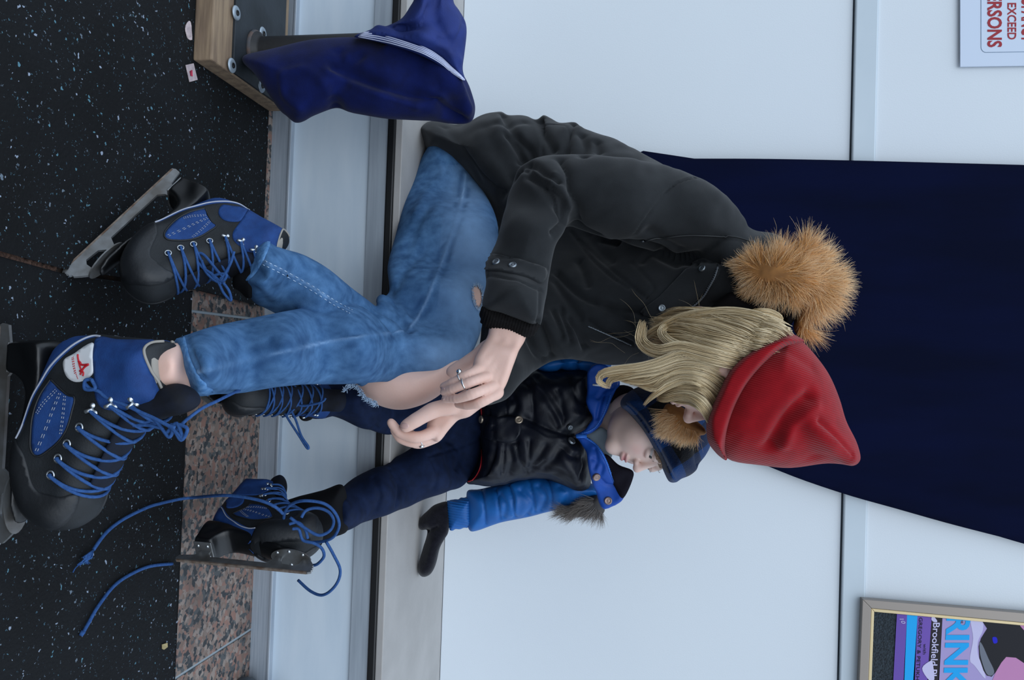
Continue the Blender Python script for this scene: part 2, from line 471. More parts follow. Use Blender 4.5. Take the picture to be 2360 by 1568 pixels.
nz = t.nodes.new('ShaderNodeTexNoise'); nz.inputs['Scale'].default_value = 5; nz.inputs['Detail'].default_value = 5; t.links.new(g.outputs['Object'], nz.inputs[0])
r = t.nodes.new('ShaderNodeValToRGB'); r.color_ramp.elements[0].position = .35; r.color_ramp.elements[1].position = .7
r.color_ramp.elements[0].color = lin('#060709'); r.color_ramp.elements[1].color = lin('#0f1114'); t.links.new(nz.outputs[0], r.inputs[0])
o1 = speck(t, g.outputs['Object'], 230, .66, ['#2b3a44', '#47525c', '#3a5663', '#2a2f3d'], r.outputs[0], .3)
o2 = speck(t, g.outputs['Object'], 150, .76, ['#5e6a75', '#4d7583', '#8590a0', '#4f5a68'], o1, 1.7)
t.links.new(o2, b.inputs['Base Color'])

m_gran = M('pink_granite', '#8a7a76', .55)
t = m_gran.node_tree; b = t.nodes['Principled BSDF']; g = t.nodes.new('ShaderNodeTexCoord')
v = t.nodes.new('ShaderNodeTexVoronoi'); v.inputs['Scale'].default_value = 115; nz = t.nodes.new('ShaderNodeTexNoise'); nz.inputs['Scale'].default_value = 130; nz.inputs['Detail'].default_value = 3
va = t.nodes.new('ShaderNodeVectorMath'); va.operation = 'MULTIPLY_ADD'; va.inputs[1].default_value = (.014, .014, .014)
t.links.new(g.outputs['Object'], nz.inputs[0]); t.links.new(nz.outputs[1], va.inputs[0]); t.links.new(g.outputs['Object'], va.inputs[2]); t.links.new(va.outputs[0], v.inputs['Vector'])
sep = t.nodes.new('ShaderNodeSeparateColor'); t.links.new(v.outputs['Color'], sep.inputs[0])
cr = t.nodes.new('ShaderNodeValToRGB'); cr.color_ramp.interpolation = 'CONSTANT'
cols = [(0, '#2c3033'), (.17, '#4c4f50'), (.33, '#7e6f66'), (.5, '#86665a'), (.68, '#8f8279'), (.84, '#776459')]
cr.color_ramp.elements[0].color = lin(cols[0][1]); cr.color_ramp.elements[1].position = .84; cr.color_ramp.elements[1].color = lin(cols[-1][1])
for p_, c_ in cols[1:-1]: cr.color_ramp.elements.new(p_).color = lin(c_)
t.links.new(sep.outputs[0], cr.inputs[0])
n2 = t.nodes.new('ShaderNodeTexNoise'); n2.inputs['Scale'].default_value = 7; t.links.new(g.outputs['Object'], n2.inputs[0])
hs = t.nodes.new('ShaderNodeMix'); hs.data_type = 'RGBA'; hs.blend_type = 'MULTIPLY'; r2 = t.nodes.new('ShaderNodeValToRGB')
r2.color_ramp.elements[0].position = .3; r2.color_ramp.elements[0].color = (.62, .6, .6, 1); r2.color_ramp.elements[1].position = .6; r2.color_ramp.elements[1].color = (1, .98, .96, 1)
t.links.new(n2.outputs[0], r2.inputs[0]); hs.inputs[0].default_value = 1; t.links.new(cr.outputs[0], hs.inputs[6]); t.links.new(r2.outputs[0], hs.inputs[7]); t.links.new(hs.outputs[2], b.inputs['Base Color'])

m_wall = M('white_board', '#dbe2e7', .45, '#d8dfe5', 1.5, bump=.0002, bscale=300)
m_riser = M('white_riser_board', '#c6d2dc', .4, '#bccad6', 5, stretch=(1, 1, 6))
m_alu = M('brushed_aluminium', '#a9b2bc', .42, '#98a2ad', 30, metal=.35, stretch=(.3, 1, 9))
m_band = M('grey_edge_band', '#98a1aa', .5, '#8b949d', 20, stretch=(.3, 1, 6))
m_black = M('black_rubber_strip', '#08090b', .45)
m_bench = M('pale_worn_bench', '#a8a5a2', .6, '#9d9a97', 9, detail=8, bump=.0003, bscale=120)
m_trim = M('white_trim', '#ccd7de', .4, '#c3cfd7', 4)
m_grout = M('grey_grout', '#8d979d', .8)

YB, YW, ZB = 1.642, 2.14, .283
XL, XR = -1.5, 1.5
# floor: rubber mats and a strip of granite tiles, all lying on a dark slab
slab = MB().box((XL, .2, -.06), (XR, YB+.6, -.012)).build('floor', M('dark_grout_bed', '#2e2a28', .9, '#4a3a30', 40), smooth=False); tag(slab, kind='structure')
def floor_poly(name, pts, z0, z1, mat, parent, bevel=.002):
    m = MB(); m.prism([(p.x, p.y) for p in pts], 2, z0, z1, lambda a, b_, t_: (a, b_, t_)); return m.build(name, mat, parent, smooth=False, bevel=bevel)
def fp(px, py, z=0): return PZ(px, py, z)
s0 = fp(-120, 556); s1 = fp(0, 575); s2 = fp(140, 615); s3 = fp(430, 662)
g0 = .010
mat_l = floor_poly('rubber_mat', [Vector((XL, .25, 0)), Vector((fp(-180, 545).x, .25, 0)), s1, s2, s3, Vector((s3.x+.012, YB-.045, 0)), Vector((XL, YB-.045, 0))], -.012, 0, m_mat, slab)
q1 = fp(0, 592); q2 = fp(140, 630); q3 = fp(424, 670)
mat_r = floor_poly('rubber_mat', [Vector((q1.x-.03, .25, 0)), Vector((XR, .25, 0)), Vector((XR, 1.335, 0)), Vector((q3.x, 1.335, 0)), q2, q1], -.012, 0, m_mat, slab)
tag(mat_r, 'speckled black rubber mat with the granite strip behind it')
# granite tiles (top a little below the mat)
zt = -.006
def tile(xa, xb, xc, xd):
    return floor_poly('granite_tile', [Vector((xa, 1.325, 0)), Vector((xb, 1.325, 0)), Vector((xc, YB+.02, 0)), Vector((xd, YB+.02, 0))], -.03, zt, m_gran, slab, .001)
ja = fp(430, 715); jb = fp(600, 736); jc = fp(410, 1566); jd = fp(580, 1455)
jax = (ja.x, jb.x); jcx = (jc.x, jd.x); gw = .0035
tile(-.55, jax[0]-gw, jax[1]-gw, -.55); tile(jax[0]+gw, jcx[0]-gw, jcx[1]-gw, jax[1]+gw); tile(jcx[0]+gw, XR, XR, jcx[1]+gw)
tile(XL, -.557, -.557, XL)
gr = MB().box((XL, 1.32, -.03), (XR, YB+.02, zt-.0015)).build('grout', m_grout, slab, smooth=False)

# bench set against the wall
bench = empty('bench', (0, YB, 0)); tag(bench, 'pale bench with white riser and black edge strip along the rink board', 'bench')
MB().box((XL, YB, -.01), (XR, YB+.03, .225)).build('riser', m_riser, bench, smooth=False)
m = MB(); m.box((XL, YB-.012, -.008), (XR, YB, .038)); m.box((XL, YB-.016, .034), (XR, YB, .040)); m.build('kick_rail', m_alu, bench, smooth=False, bevel=.0015)
MB().box((XL, YB-.006, .211), (XR, YB+.02, .251)).build('edge_band', m_band, bench, smooth=False, bevel=.001)
MB().box((XL, YB-.010, .251), (XR, YB+.02, .2675)).build('edge_strip', m_black, bench, smooth=False, bevel=.003)
MB().box((XL, YB-.006, .2675), (XR, YW, ZB)).build('seat', m_bench, bench, smooth=False, bevel=.002)
MB().box((XL, YB+.03, -.01), (XR, YW, .2705)).build('base', M('dark_inside', '#202224', .9), bench, smooth=False)

# wall of white boards
wall = MB().box((XL, YW+.012, -.1), (XR, YW+.08, 2.3)).build('wall_back', m_wall, smooth=False); tag(wall, kind='structure')
zs = P(1952, 784, YW).z; zt2 = P(2007, 784, YW-.01).z
MB().box((XL, YW, ZB), (XR, YW+.02, zs-.004)).build('board', m_wall, wall, smooth=False, bevel=.002)
MB().box((XL, YW-.006, zt2), (XR, YW+.02, 2.3)).build('board', m_wall, wall, smooth=False, bevel=.002)
tr = MB().box((XL, YW-.012, zs), (XR, YW+.02, zt2)).build('trim_1', m_trim, wall, smooth=False, bevel=.003)
MB().box((XL, YW+.004, zs-.006), (XR, YW+.02, zs+.001)).build('joint', M('joint_dark', '#3c4650', .9), wall, smooth=False)
# ---------------------------------------------------------------- things on the wall
def text_mesh(name, s_, mat, parent, x0, x1, y0, y1, Y, th=.0006, bold=.0, skew=0.0):
    """letters filling the picture rectangle: x0 baseline, x1 cap height, y0..y1 along the line, lying on the plane at depth Y"""
    c = bpy.data.curves.new(name, 'FONT'); c.body = s_; c.size = 1; c.offset = bold; c.resolution_u = 3
    o = bpy.data.objects.new(name, c); COL.objects.link(o); bpy.context.view_layer.update()
    me = bpy.data.meshes.new_from_object(o); bpy.data.objects.remove(o)
    V = np.array([v.co[:] for v in me.vertices]); V[:, 0] -= V[:, 0].min(); V[:, 0] /= V[:, 0].max(); V[:, 1] /= .729
    Q = []
    for v in V:
        py = y0+(y1-y0)*v[0]; px = x0+(x1-x0)*v[1]+skew*(py-y0); Q.append(P(px, py, Y-th))
    F_ = [tuple(p.vertices) for p in me.polygons]; bpy.data.meshes.remove(me)
    n = (Q[F_[0][1]]-Q[F_[0][0]]).cross(Q[F_[0][2]]-Q[F_[0][0]])
    return obj(name, Q, F_, mat, parent, smooth=False)
def flat(name, pts, Y, mat, parent, th=.0008, n=0):
    q = spl(pts, n, True) if n else pts
    m = MB(); m.prism([tuple(p) for p in q], 1, Y-th, Y, lambda a, b_, t_: P(a, b_, Y)+Vector((0, t_-Y, 0))); return m.build(name, mat, parent, smooth=False)

# navy curtain hanging down the wall behind the woman
m_curt = M('navy_velvet', '#030922', .95, '#040c2c', 9, sheen=0, spec=.12, bump=.0003, bscale=500, stretch=(1, 1, .25))
def curt_proj(px, py):
    f = .006*math.sin(py*.011+px*.0006)+.004*math.sin(py*.027+px*.002)
    # one soft fold swinging down to the lower edge
    d = (py-(1092+(px-1960)*.235))/16.0; f += .006*math.exp(-d*d) if px > 1700 else 0
    return P(px, py, YW-.035+f), Vector((0, -1, 0))
cpoly = [(1440, 366), (1600, 366.5), (1750, 367), (1900, 369.5), (2050, 373), (2200, 377), (2420, 383), (2900, 398), (2960, 700), (2960, 1000), (2900, 1345), (2430, 1268), (2300, 1236), (2180, 1205), (2060, 1171), (1960, 1143), (1860, 1110), (1780, 1079), (1690, 1040), (1600, 995), (1500, 900), (1440, 800), (1430, 600)]
cu = patch('curtain', cpoly, None, m_curt, None, off=.004, step=16, n=3, proj=curt_proj, sink=.008, mx=.2)
tag(cu, 'dark navy curtain hanging on the white wall behind the woman', 'curtain')

# white notice with red capitals
m_sign = M('white_sign_plastic', '#cdd9ea', .35); m_red = M('sign_red', '#9a1224', .5); m_line = M('sign_line', '#51708a', .5)
YS = YW-.012
sg = empty('notice_sign', P(2300, 60, YS)); tag(sg, 'white occupancy notice with red capital letters high on the wall', 'sign')
flat('sign_panel', [(2212, -160), (2212, 155), (2460, 151), (2460, -160)], YS, m_sign, sg, th=.004)
arc = [(2261, -140), (2261, 108)]+[(2273-12*math.cos(a), 109+12*math.sin(a)) for a in np.linspace(0, math.pi/2, 7)]+[(2440, 118)]
MB().tube([P(x_, y_, YS-.0042) for x_, y_ in arc], .0006, 4).build('border_line', m_line, sg)
text_mesh('lettering', 'PERSONS', m_red, sg, 2277, 2310, -31, 109, YS-.004, bold=.028)
text_mesh('lettering', 'NOT TO EXCEED', m_red, sg, 2322.5, 2343, -92, 91, YS-.004, bold=.02)
text_mesh('lettering', 'OCCUPANCY', m_red, sg, 2355.5, 2388, -62, 98, YS-.004, bold=.028)

# framed poster, lower picture right
m_frame = M('champagne_metal_frame', '#8f867e', .35, metal=.4); m_lip = M('gold_lip', '#cdb98f', .35, metal=.4)
m_felt = M('black_flecked_board', '#1b2127', .9, '#2f3a42', 260, bump=.002, bscale=240, voronoi=True)
YP = YW-.010
po = empty('framed_poster', P(2100, 1450, YP)); tag(po, 'skating poster in a pale metal frame on the wall', 'poster')
def bar(name, quad, mat, y0, y1):
    m = MB(); i = 0
    V = [P(a, b_, y0) for a, b_ in quad]; W_ = [v+Vector((0, y1-y0, 0)) for v in V]
    o = obj(name, V+W_, [(0, 1, 2, 3), (7, 6, 5, 4), (0, 4, 5, 1), (1, 5, 6, 2), (2, 6, 7, 3), (3, 7, 4, 0)], mat, po, smooth=False)
    b = o.modifiers.new('b', 'BEVEL'); b.width = .0012; b.segments = 2; return o
YF = YW-.034
bar('frame_rail', [(1988, 1382), (2480, 1424), (2480, 1447), (2008, 1402.5)], m_frame, YF, YW-.012)
bar('frame_rail', [(1988, 1382), (2008, 1402.5), (1996, 1700), (1975, 1700)], m_frame, YF, YW-.012)
bar('frame_lip', [(2008, 1402.5), (2480, 1447), (2480, 1454), (2015, 1411)], m_lip, YF+.005, YW-.012)
bar('frame_lip', [(2008, 1402.5), (2015, 1411), (2004, 1700), (1996, 1700)], m_lip, YF+.005, YW-.012)
flat('backing_board', [(2008, 1400), (2500, 1445), (2500, 1720), (1990, 1720)], YP-.012, m_felt, po)
YQ = YP-.0145; pm = {k: M('poster_'+k, v, .45, spec=.2) for k, v in dict(purple='#6a4fa6', cyan='#16a6ec', violet='#7154ac', black='#221d24', lavender='#a99bcb', pink='#c285b2', deep='#15151d', grey='#6f7480', blue='#1a1ac0', pale='#c9c4e4', white='#e6e6f2').items()}
def band(a0, a1, b0, b1, k):  # a: px at y 1410, b: px at y 1568
    sl = (b0-a0)/158; s2 = (b1-a1)/158
    t0 = lambda x_: 1411+(x_-2015)*.0925
    flat('printed_band', [(a0, t0(a0)), (a1, t0(a1)), (a1+s2*290, 1700), (a0+s2*290, 1700)], YQ, pm[k], po, th=.0003)
band(2067, 2090.5, 2057, 2082, 'purple'); band(2090.5, 2114.5, 2082, 2108, 'cyan'); band(2114.5, 2147, 2108, 2137, 'violet')
band(2147, 2172, 2137, 2164, 'black'); band(2172, 2246, 2164, 2236, 'lavender'); band(2246, 2500, 2236, 2490, 'lavender')
text_mesh('lettering', 'GREGORY & PETUKHOV', pm['deep'], po, 2118.5, 2127, 1424, 1592, YQ-.0005, skew=-.055, bold=.004)
text_mesh('lettering', 'with', pm['deep'], po, 2128.5, 2136, 1485, 1509, YQ-.0005, skew=-.05)
text_mesh('lettering', 'Brookfield Place', pm['pale'], po, 2151, 2167, 1436, 1592, YQ-.0005, skew=-.06, bold=.012)
text_mesh('lettering', 'RINK', pm['cyan'], po, 2184, 2238, 1420, 1590, YQ-.0006, skew=-.05, bold=.03)
text_mesh('lettering', 'THE', pm['black'], po, 2215, 2221, 1421, 1438, YQ-.0009, skew=-.05)
text_mesh('lettering', '10', pm['pale'], po, 2073, 2083, 1427, 1438, YQ-.0005, skew=.5)
zq = lambda pts: [(1920+a/5.364, 1360+b_/5.364) for a, b_ in pts]
flat('printed_shape', zq([(1700, 352), (1840, 372), (1850, 500), (1790, 640), (1790, 800), (1850, 950), (1880, 1100), (1750, 940), (1690, 860), (1730, 600)]), YQ-.0004, pm['pale'], po, th=.0003, n=4)
flat('printed_shape', zq([(1960, 1140), (2010, 1020), (2080, 900), (2140, 825), (2260, 835), (2400, 930), (2700, 1000), (2700, 1500), (1900, 1500)]), YQ-.0005, pm['pink'], po, th=.0003)
flat('printed_shape', zq([(1830, 368), (1905, 480), (1830, 600), (1800, 700), (1810, 850), (1860, 1000), (1900, 1060), (1960, 1075), (2010, 1020), (2080, 900), (2140, 830), (2260, 840), (2380, 920), (2700, 1000), (2700, 460), (2300, 412), (2100, 396)]), YQ-.0006, pm['deep'], po, th=.0003)
flat('printed_shape', zq([(1812, 650), (1850, 690), (1920, 850), (1990, 1000), (1960, 1060), (1900, 1040), (1850, 920), (1815, 780)]), YQ-.0010, pm['grey'], po, th=.0003, n=4)
flat('printed_shape', zq([(1970, 590), (2020, 590), (2030, 650), (1985, 660)]), YQ-.0010, pm['blue'], po, th=.0003, n=4)
flat('printed_shape', zq([(2310, 425), (2420, 440), (2420, 540), (2350, 490)]), YQ-.0010, pm['pink'], po, th=.0003, n=4)
flat('printed_shape', zq([(1225, 325), (1250, 335), (1285, 380), (1280, 400), (1240, 395), (1215, 365)]), YQ-.0010, pm['pale'], po, th=.0003, n=4)
flat('printed_shape', zq([(1100, 970), (1200, 880), (1230, 900), (1250, 1110), (1180, 1110)]), YQ-.0010, pm['pale'], po, th=.0003, n=4)

# ---------------------------------------------------------------- wooden block with steel plate and post
m_wood = M('raw_timber', '#6f5c4b', .75, '#8d7860', 26, detail=6, stretch=(.35, 3, 3), bump=.0008, bscale=60)
m_wood2 = M('timber_end', '#8c7766', .8, '#6f5c4c', 30, stretch=(1, 1, 6), bump=.001)
m_plate = M('dark_steel_plate', '#2c3238', .5, '#1e2327', 14, metal=.3, bump=.0004, bscale=70)
m_zinc = M('zinc_washer', '#98a4ae', .4, metal=.5)
st = empty('post_stand', (-.5, 1.45, 0)); tag(st, 'black post bolted on a timber block, under the blue robe', 'post')
wr = fp(437, 134).x
wm = MB().box((wr-.42, 1.306, 0), (wr, 1.60, .036)).build('timber_block', m_wood, st, smooth=False, bevel=.003)
pl_ = MB().box((wr-.42, 1.372, .036), (wr-.002, 1.575, .0415)).build('steel_plate', m_plate, st, smooth=False, bevel=.001)
for (bx, by) in ((545, 30), (535, 151), (606, 78), (603, 198)):
    c = PZ(bx, by, .0415); M4 = Matrix.Translation(c)
    wsh = MB().lathe([(.0045, .0015), (.0055, .0022), (.012, .0018), (.0135, 0), (.0135, -.001)], M4, 22).build('washer', m_zinc, st)
    MB().lathe([(.0001, .001), (.0030, .001), (.0048, .0035), (.0055, .0015)], M4, 14).build('bolt_head', m_black, wsh)
pc = P(560, 122, 1.455); pr_ = .029
pc = Vector((pc.x, 1.455, .0415))
m_post = M('black_painted_post', '#060608', .5, '#0d0b0d', 30, bump=.0004)
MB().lathe([(pr_+.012, .041), (pr_+.010, .048), (pr_+.002, .054), (pr_, .06), (pr_, .40), (pr_-.006, .406), (.0001, .408)], Matrix.Translation((pc.x, pc.y, 0)), 28).build('post', m_post, st)
MB().torus((pc.x, pc.y, .044), (0, 0, 1), pr_+.008, .005, 28, 7).build('weld', M('rusty_weld', '#54453f', .8, '#3a4046', 60, bump=.001), st)

# small round metal foot at the picture's lower edge
rc = PZ(572, 1606, 0)
rf = MB().lathe([(.05, -.005), (.05, .012), (.046, .018), (.040, .016), (.028, .018), (.02, .03), (.02, .09)], Matrix.Translation((rc.x, 1.585, 0)), 36).build('pole_foot', M('worn_grey_metal', '#4d555b', .4, '#2f363b', 30, metal=.4))
tag(rf, 'round grey metal foot on the granite at the end of the bench', 'pole foot')

# ---------------------------------------------------------------- litter on the mat
def litter(name, poly, z, mat, label, th=.0012, n=0, bend=.002):
    q = spl(poly, n, True) if n else poly; m = MB()
    m.prism([tuple(p) for p in q], 2, 0, th, lambda a, b_, t_: PZ(a, b_, z)+Vector((0, 0, t_+bend*math.sin(a*.2)*math.sin(b_*.15)))); o = m.build(name, mat, None, smooth=False); return tag(o, label, 'litter')
m_paper = M('dirty_paper', '#c4b3b2', .8, '#a09296', 60)
lt = litter('paper_scrap', [(427, 150), (445, 146), (454, 184), (436, 189)], .001, m_paper, 'small white paper tag with a red mark beside the timber block', bend=.0006)
litter_mark = MB(); litter_mark.prism([(437, 164), (443, 161), (444, 176), (439, 175)], 2, 0, .0004, lambda a, b_, t_: PZ(a, b_, .003)+Vector((0, 0, t_))); litter_mark.build('red_mark', M('red_ink', '#b0304a', .7), lt)
litter('paper_scrap', [(436, 48), (440, 60), (441, 92), (430, 84), (426, 66)], .001, m_paper, 'torn pale scrap against the front of the timber block', n=3)
litter('leaf_scrap', [(373, 1486), (384, 1482), (386, 1492), (377, 1498), (372, 1496)], .001, M('dry_leaf', '#9c8d63', .8), 'tiny yellow leaf scrap on the black mat near the granite', bend=.001)
litter('dry_leaf', [(50, 588), (62, 585), (78, 592), (94, 588), (101, 591), (92, 600), (84, 597), (72, 598), (60, 592), (54, 594)], -.008, M('brown_leaf', '#8d7266', .8, '#6f5a50', 90), 'curled brown dry leaf in the seam between the mats', bend=.003)
# soil in the seam
V = []; Fq = []
mb = MB()
for i in range(150):
    t_ = random.random(); px = -20+t_*150; py = 584+px*.27+random.uniform(-8, 8); c = PZ(px, py, -.012); r_ = random.uniform(.0015, .005)
    mb.lathe([(.0001, -r_), (r_, 0), (.0001, r_*.8)], Matrix.Translation(c) @ Matrix.Rotation(random.random()*3, 4, 'X'), 5)
o = mb.build('seam_dirt', M('dirt_crumbs', '#4b3830', .9, '#6d5448', 200), slab, smooth=False); o['kind'] = 'stuff'

# ---------------------------------------------------------------- blue robe over the post
m_robe = M('royal_blue_velvet', '#050f3a', .9, '#08154a', 30, sheen=.06, spec=.15, bump=.0004, bscale=400)
m_robe2 = M('royal_blue_sunlit', '#10286c', .8, '#0d2260', 30, bump=.0004, bscale=300)  # lighter blue: sunlight on the robe's upper part put into the colour
rb = empty('blue_robe', pc); tag(rb, 'royal blue velvet robe with white stripes slung over the black post', 'robe')
vol = Vol(P(540, -60, 1.7)+Vector((-.1, -.5, -.1)), P(1120, 320, 1.7)+Vector((.12, .15, .12)), .0035)
vol.pil([(564, 142), (574, 128), (687, 99), (776, 87), (830, 86), (900, 96), (980, 118), (1040, 148), (1072, 184), (1090, 225), (1097, 252), (1093, 278), (1075, 290), (1040, 290), (1000, 281), (954, 277), (892, 272), (815, 259), (773, 247), (723, 265), (700, 279), (680, 283), (660, 268), (642, 252), (610, 202), (586, 166)],
        [(580, 150, 1.40), (700, 180, 1.415), (850, 180, 1.43), (1000, 200, 1.47), (1080, 260, 1.52)], .05, .055, k=.0, back=.06)
V, Q = vol.mesh(2)
N = normals(V, Q); bs = Surf(V.copy(), Q); V = V+N*waves(V, .0022, 26, 3)[:, None]
V = creases(V, N, bs, [([(770, 150), (820, 175), (900, 205), (1000, 235), (1060, 285)], .013, .018), ([(760, 160), (850, 200), (960, 240)], .01, -.010), ([(900, 118), (980, 150), (1040, 185), (1075, 250)], .014, -.014),
    ([(650, 170), (700, 160), (740, 185), (760, 220)], .009, -.004), ([(650, 175), (655, 220), (690, 250)], .009, -.004), ([(775, 245), (770, 215), (790, 190)], .012, .010), ([(1010, 200), (1050, 235), (1070, 285)], .012, .009), ([(780, 120), (790, 150), (830, 130)], .01, .006)])
obj('robe_body', V, Q, m_robe, rb); robeS = Surf(V, Q)
vol = Vol(P(780, -80, 1.7)+Vector((-.1, -.5, -.1)), P(1120, 220, 1.7)+Vector((.12, .1, .12)), .0035)
vol.pil([(815, 85), (844, 71), (871, 61), (901, 59), (935, 62), (985, 5), (1000, -60), (1050, -60), (1045, 0), (1058, 24), (1074, 60), (1070, 119), (1066, 160), (1073, 186), (1060, 178), (1000, 138), (930, 108), (860, 90)],
        [(850, 75, 1.40), (950, 80, 1.40), (1050, 150, 1.45), (1030, 20, 1.43)], .04, .05, k=0)
vol.pil([(898, 58), (925, 40), (942, 15), (954, -10), (950, -60), (1010, -60), (1000, 0), (990, 45), (965, 66), (930, 64)], [(950, 20, 1.39)], .03, .04, k=.012)
o, s_ = skin(vol, 'robe_collar', m_robe2, rb, items=[([(1005, 45), (1025, 80), (1035, 95), (1015, 90)], .008, .006), ([(990, 20), (975, 50), (935, 66), (900, 58)], .006, .010, 's'), ([(1045, 110), (1062, 80), (1070, 50)], .008, .005), ([(870, 62), (950, 75), (1030, 110), (1060, 140)], .008, -.004)], wv=[(.002, 25, 5)])
vol = Vol(P(800, 0, 1.7)+Vector((-.05, -.5, -.05)), P(1120, 240, 1.7)+Vector((.08, .1, .08)), .003)
vol.pil([(815, 85), (838, 74), (870, 77), (925, 90), (975, 108), (1015, 132), (1045, 158), (1074, 187), (1068, 186), (1040, 170), (1000, 143), (950, 120), (890, 102), (840, 90)], [(830, 82, 1.385), (950, 105, 1.375), (1060, 178, 1.43)], .006, .016, k=0, back=.03)
o, bandS = skin(vol, 'striped_band', m_robe2, rb)
m_stripe = M('white_braid', '#b9bfd8', .7)
for k in range(5):
    f = k/4; pts = [(836+(-10)*f, 76+8*f), (872, 79+17*f-3), (925, 91+15*f), (975, 109+14*f), (1012, 132+13*f-2), (1042, 157+10*f), (1070, 182+3*f)]
    L = bandS.line(pts, 6, .0006)
    if len(L) > 3: MB().tube(L, .0011, 5).build('white_stripe', m_stripe, rb)
# ================================================================ the woman
m_skin = M('skin_adult', '#d9b2a2', .5, '#e0bcae', 14, detail=3, sss=.12, spec=.35, bump=.0002, bscale=260)
m_park = M('charcoal_parka', '#121518', .85, '#171a1d', 50, spec=.3, bump=.00025, bscale=900, sheen=.12)
m_knit = M('black_rib_knit', '#0d0b0c', .9, spec=.2)
m_jean = M('blue_denim', '#2c4f76', .85, '#4f769f', 55, detail=10, spec=.2, bump=.0005, bscale=900, lo=.28, hi=.74)
add_attr_mix(m_jean, 'wear', '#86a7cb'); add_attr_mix(m_jean, 'dark', '#1f3f66')
m_silver = M('polished_silver', '#d5d8da', .2, metal=1)
m_steel = M('snap_metal', '#8d959b', .35, metal=.9)
m_nail = M('finger_nail', '#c8a39a', .25, spec=.6)

woman = empty('person', P(1000, 450, 1.8)); woman.location.z = ZB
tag(woman, 'seated woman in red knit hat, black parka and torn blue jeans, bending over a child', 'person')

def frame(f, u):
    f = Vector(f).normalized(); u = Vector(u); u = (u-f*u.dot(f)).normalized(); r = f.cross(u)
    return np.array([[r.x, f.x, u.x], [r.y, f.y, u.y], [r.z, f.z, u.z]])
def joinm(parts):
    Vs, Qs, n = [], [], 0
    for V, Q in parts: Vs.append(V); Qs.append(Q+n); n += len(V)
    return np.concatenate(Vs), np.concatenate(Qs)
def head_vol(c, R, s, h, neck=None, nr=.040):
    c = np.array(c); vol = Vol(c-.16*s, c+.16*s, h)
    A = lambda x, y, z: c+R@(np.array([x, y, z])*s)
    E_ = lambda x, y, z, r, k=.012, op='u': vol.ell(A(x, y, z), np.array(r)*s, R, k*s, op)
    E_(0, -.012, .035, (.072, .088, .075)); E_(0, .022, -.03, (.056, .060, .068), .02)
    for q in (-1, 1):
        E_(q*.034, .044, -.032, (.026, .028, .030), .016)          # cheek
        E_(q*.030, .076, .006, (.017, .011, .011), .008, 's')       # eye socket
        E_(q*.030, .0685, .0100, (.0155, .0150, .0110), .002); E_(q*.030, .0690, -.0070, (.0150, .0115, .0070), .004)       # lids
        vol.cone(A(q*.018, .076, .022), A(q*.044, .066, .023), .006*s, .004*s, .010*s)   # brow ridge
        E_(q*.0085, .086, -.0245, (.0062, .0075, .0052), .005)    # nostril wing
        E_(q*.071, -.008, -.002, (.007, .018, .028), .004); E_(q*.0765, -.005, .002, (.005, .010, .017), .003, 's')  # ear
        E_(q*.069, .0, -.024, (.006, .008, .010), .004)
    E_(0, .061, -.078, (.022, .016, .017), .014)                # chin
    vol.cone(A(0, .078, .010), A(0, .096, -.020), .0055*s, .0080*s, .008*s); E_(0, .0955, -.0205, (.0085, .0075, .0070), .005)
    E_(0, .0795, -.0455, (.0185, .0075, .0048), .003); E_(0, .0780, -.0545, (.0165, .0080, .0055), .003)
    vol.cone(A(-.018, .083, -.0500), A(.018, .083, -.0500), .0012*s, .0012*s, .0025*s, op='s')
    vol.cone(A(0, .0865, -.033), A(0, .084, -.040), .002*s, .0025*s, .003*s, op='s')
    if neck is not None:
        q = Vector(A(0, -.03, -.045)); e_ = Vector(neck); e_ = q+(e_-q)*min(1, .10*s/(e_-q).length); vol.cone(q, e_, nr*s, nr*s*1.05, .02*s)
    return vol, A
def eyes(parent, A, R, s, look=(0, 1, -.1), mats=None):
    for q in (-1, 1):
        c = A(q*.030, .0672, .005); m = MB(); r = .0128*s
        d = Vector(R@np.array(look)).normalized(); z = d; x = z.orthogonal().normalized(); y = z.cross(x)
        M4 = Matrix(((x.x, y.x, z.x, c[0]), (x.y, y.y, z.y, c[1]), (x.z, y.z, z.z, c[2]), (0, 0, 0, 1)))
        o = m.lathe([(r*math.sin(a), r*math.cos(a)) for a in np.linspace(.001, math.pi, 14)], M4, 20).build('eye', M('eye_white', '#c9c4c2', .2), parent)
        MB().lathe([(.0001, r*1.03), (r*.25, r*1.0), (r*.42, r*.935)], M4, 20).build('iris', M('grey_iris', '#1c2226', .15), o)

# body -----------------------------------------------------------
FWc = P(1671, 852, 1.42)
Rw = frame(IX*-.40+IY*.92+F*.12, IX*.90+IY*.44)
NK = P(1600, 745, 1.62)
hv, Aw = head_vol(FWc, Rw, 1.05, .0024, NK)
bodyparts = [hv.mesh(1)]
def hand_vol(lo_px, hi_px, Y, h=.0016):
    a = P(lo_px[0], lo_px[1], Y); b_ = P(hi_px[0], hi_px[1], Y)
    lo = np.minimum(a, b_)-np.array([.05, .10, .05]); hi = np.maximum(a, b_)+np.array([.05, .12, .05]); return Vol(lo, hi, h)
def fing(v, pts, r0, r1, k=.004):
    q = spl([tuple(P(a, b_, y)) for a, b_, y in pts], 5); n = len(q)
    for i in range(n-1):
        f0, f1 = i/(n-1), (i+1)/(n-1)
        j = lambda f: (r0+(r1-r0)*f)*(1+.07*math.exp(-((f-.42)/.08)**2)+.06*math.exp(-((f-.74)/.06)**2))
        v.cone(q[i], q[i+1], j(f0), j(f1), k)
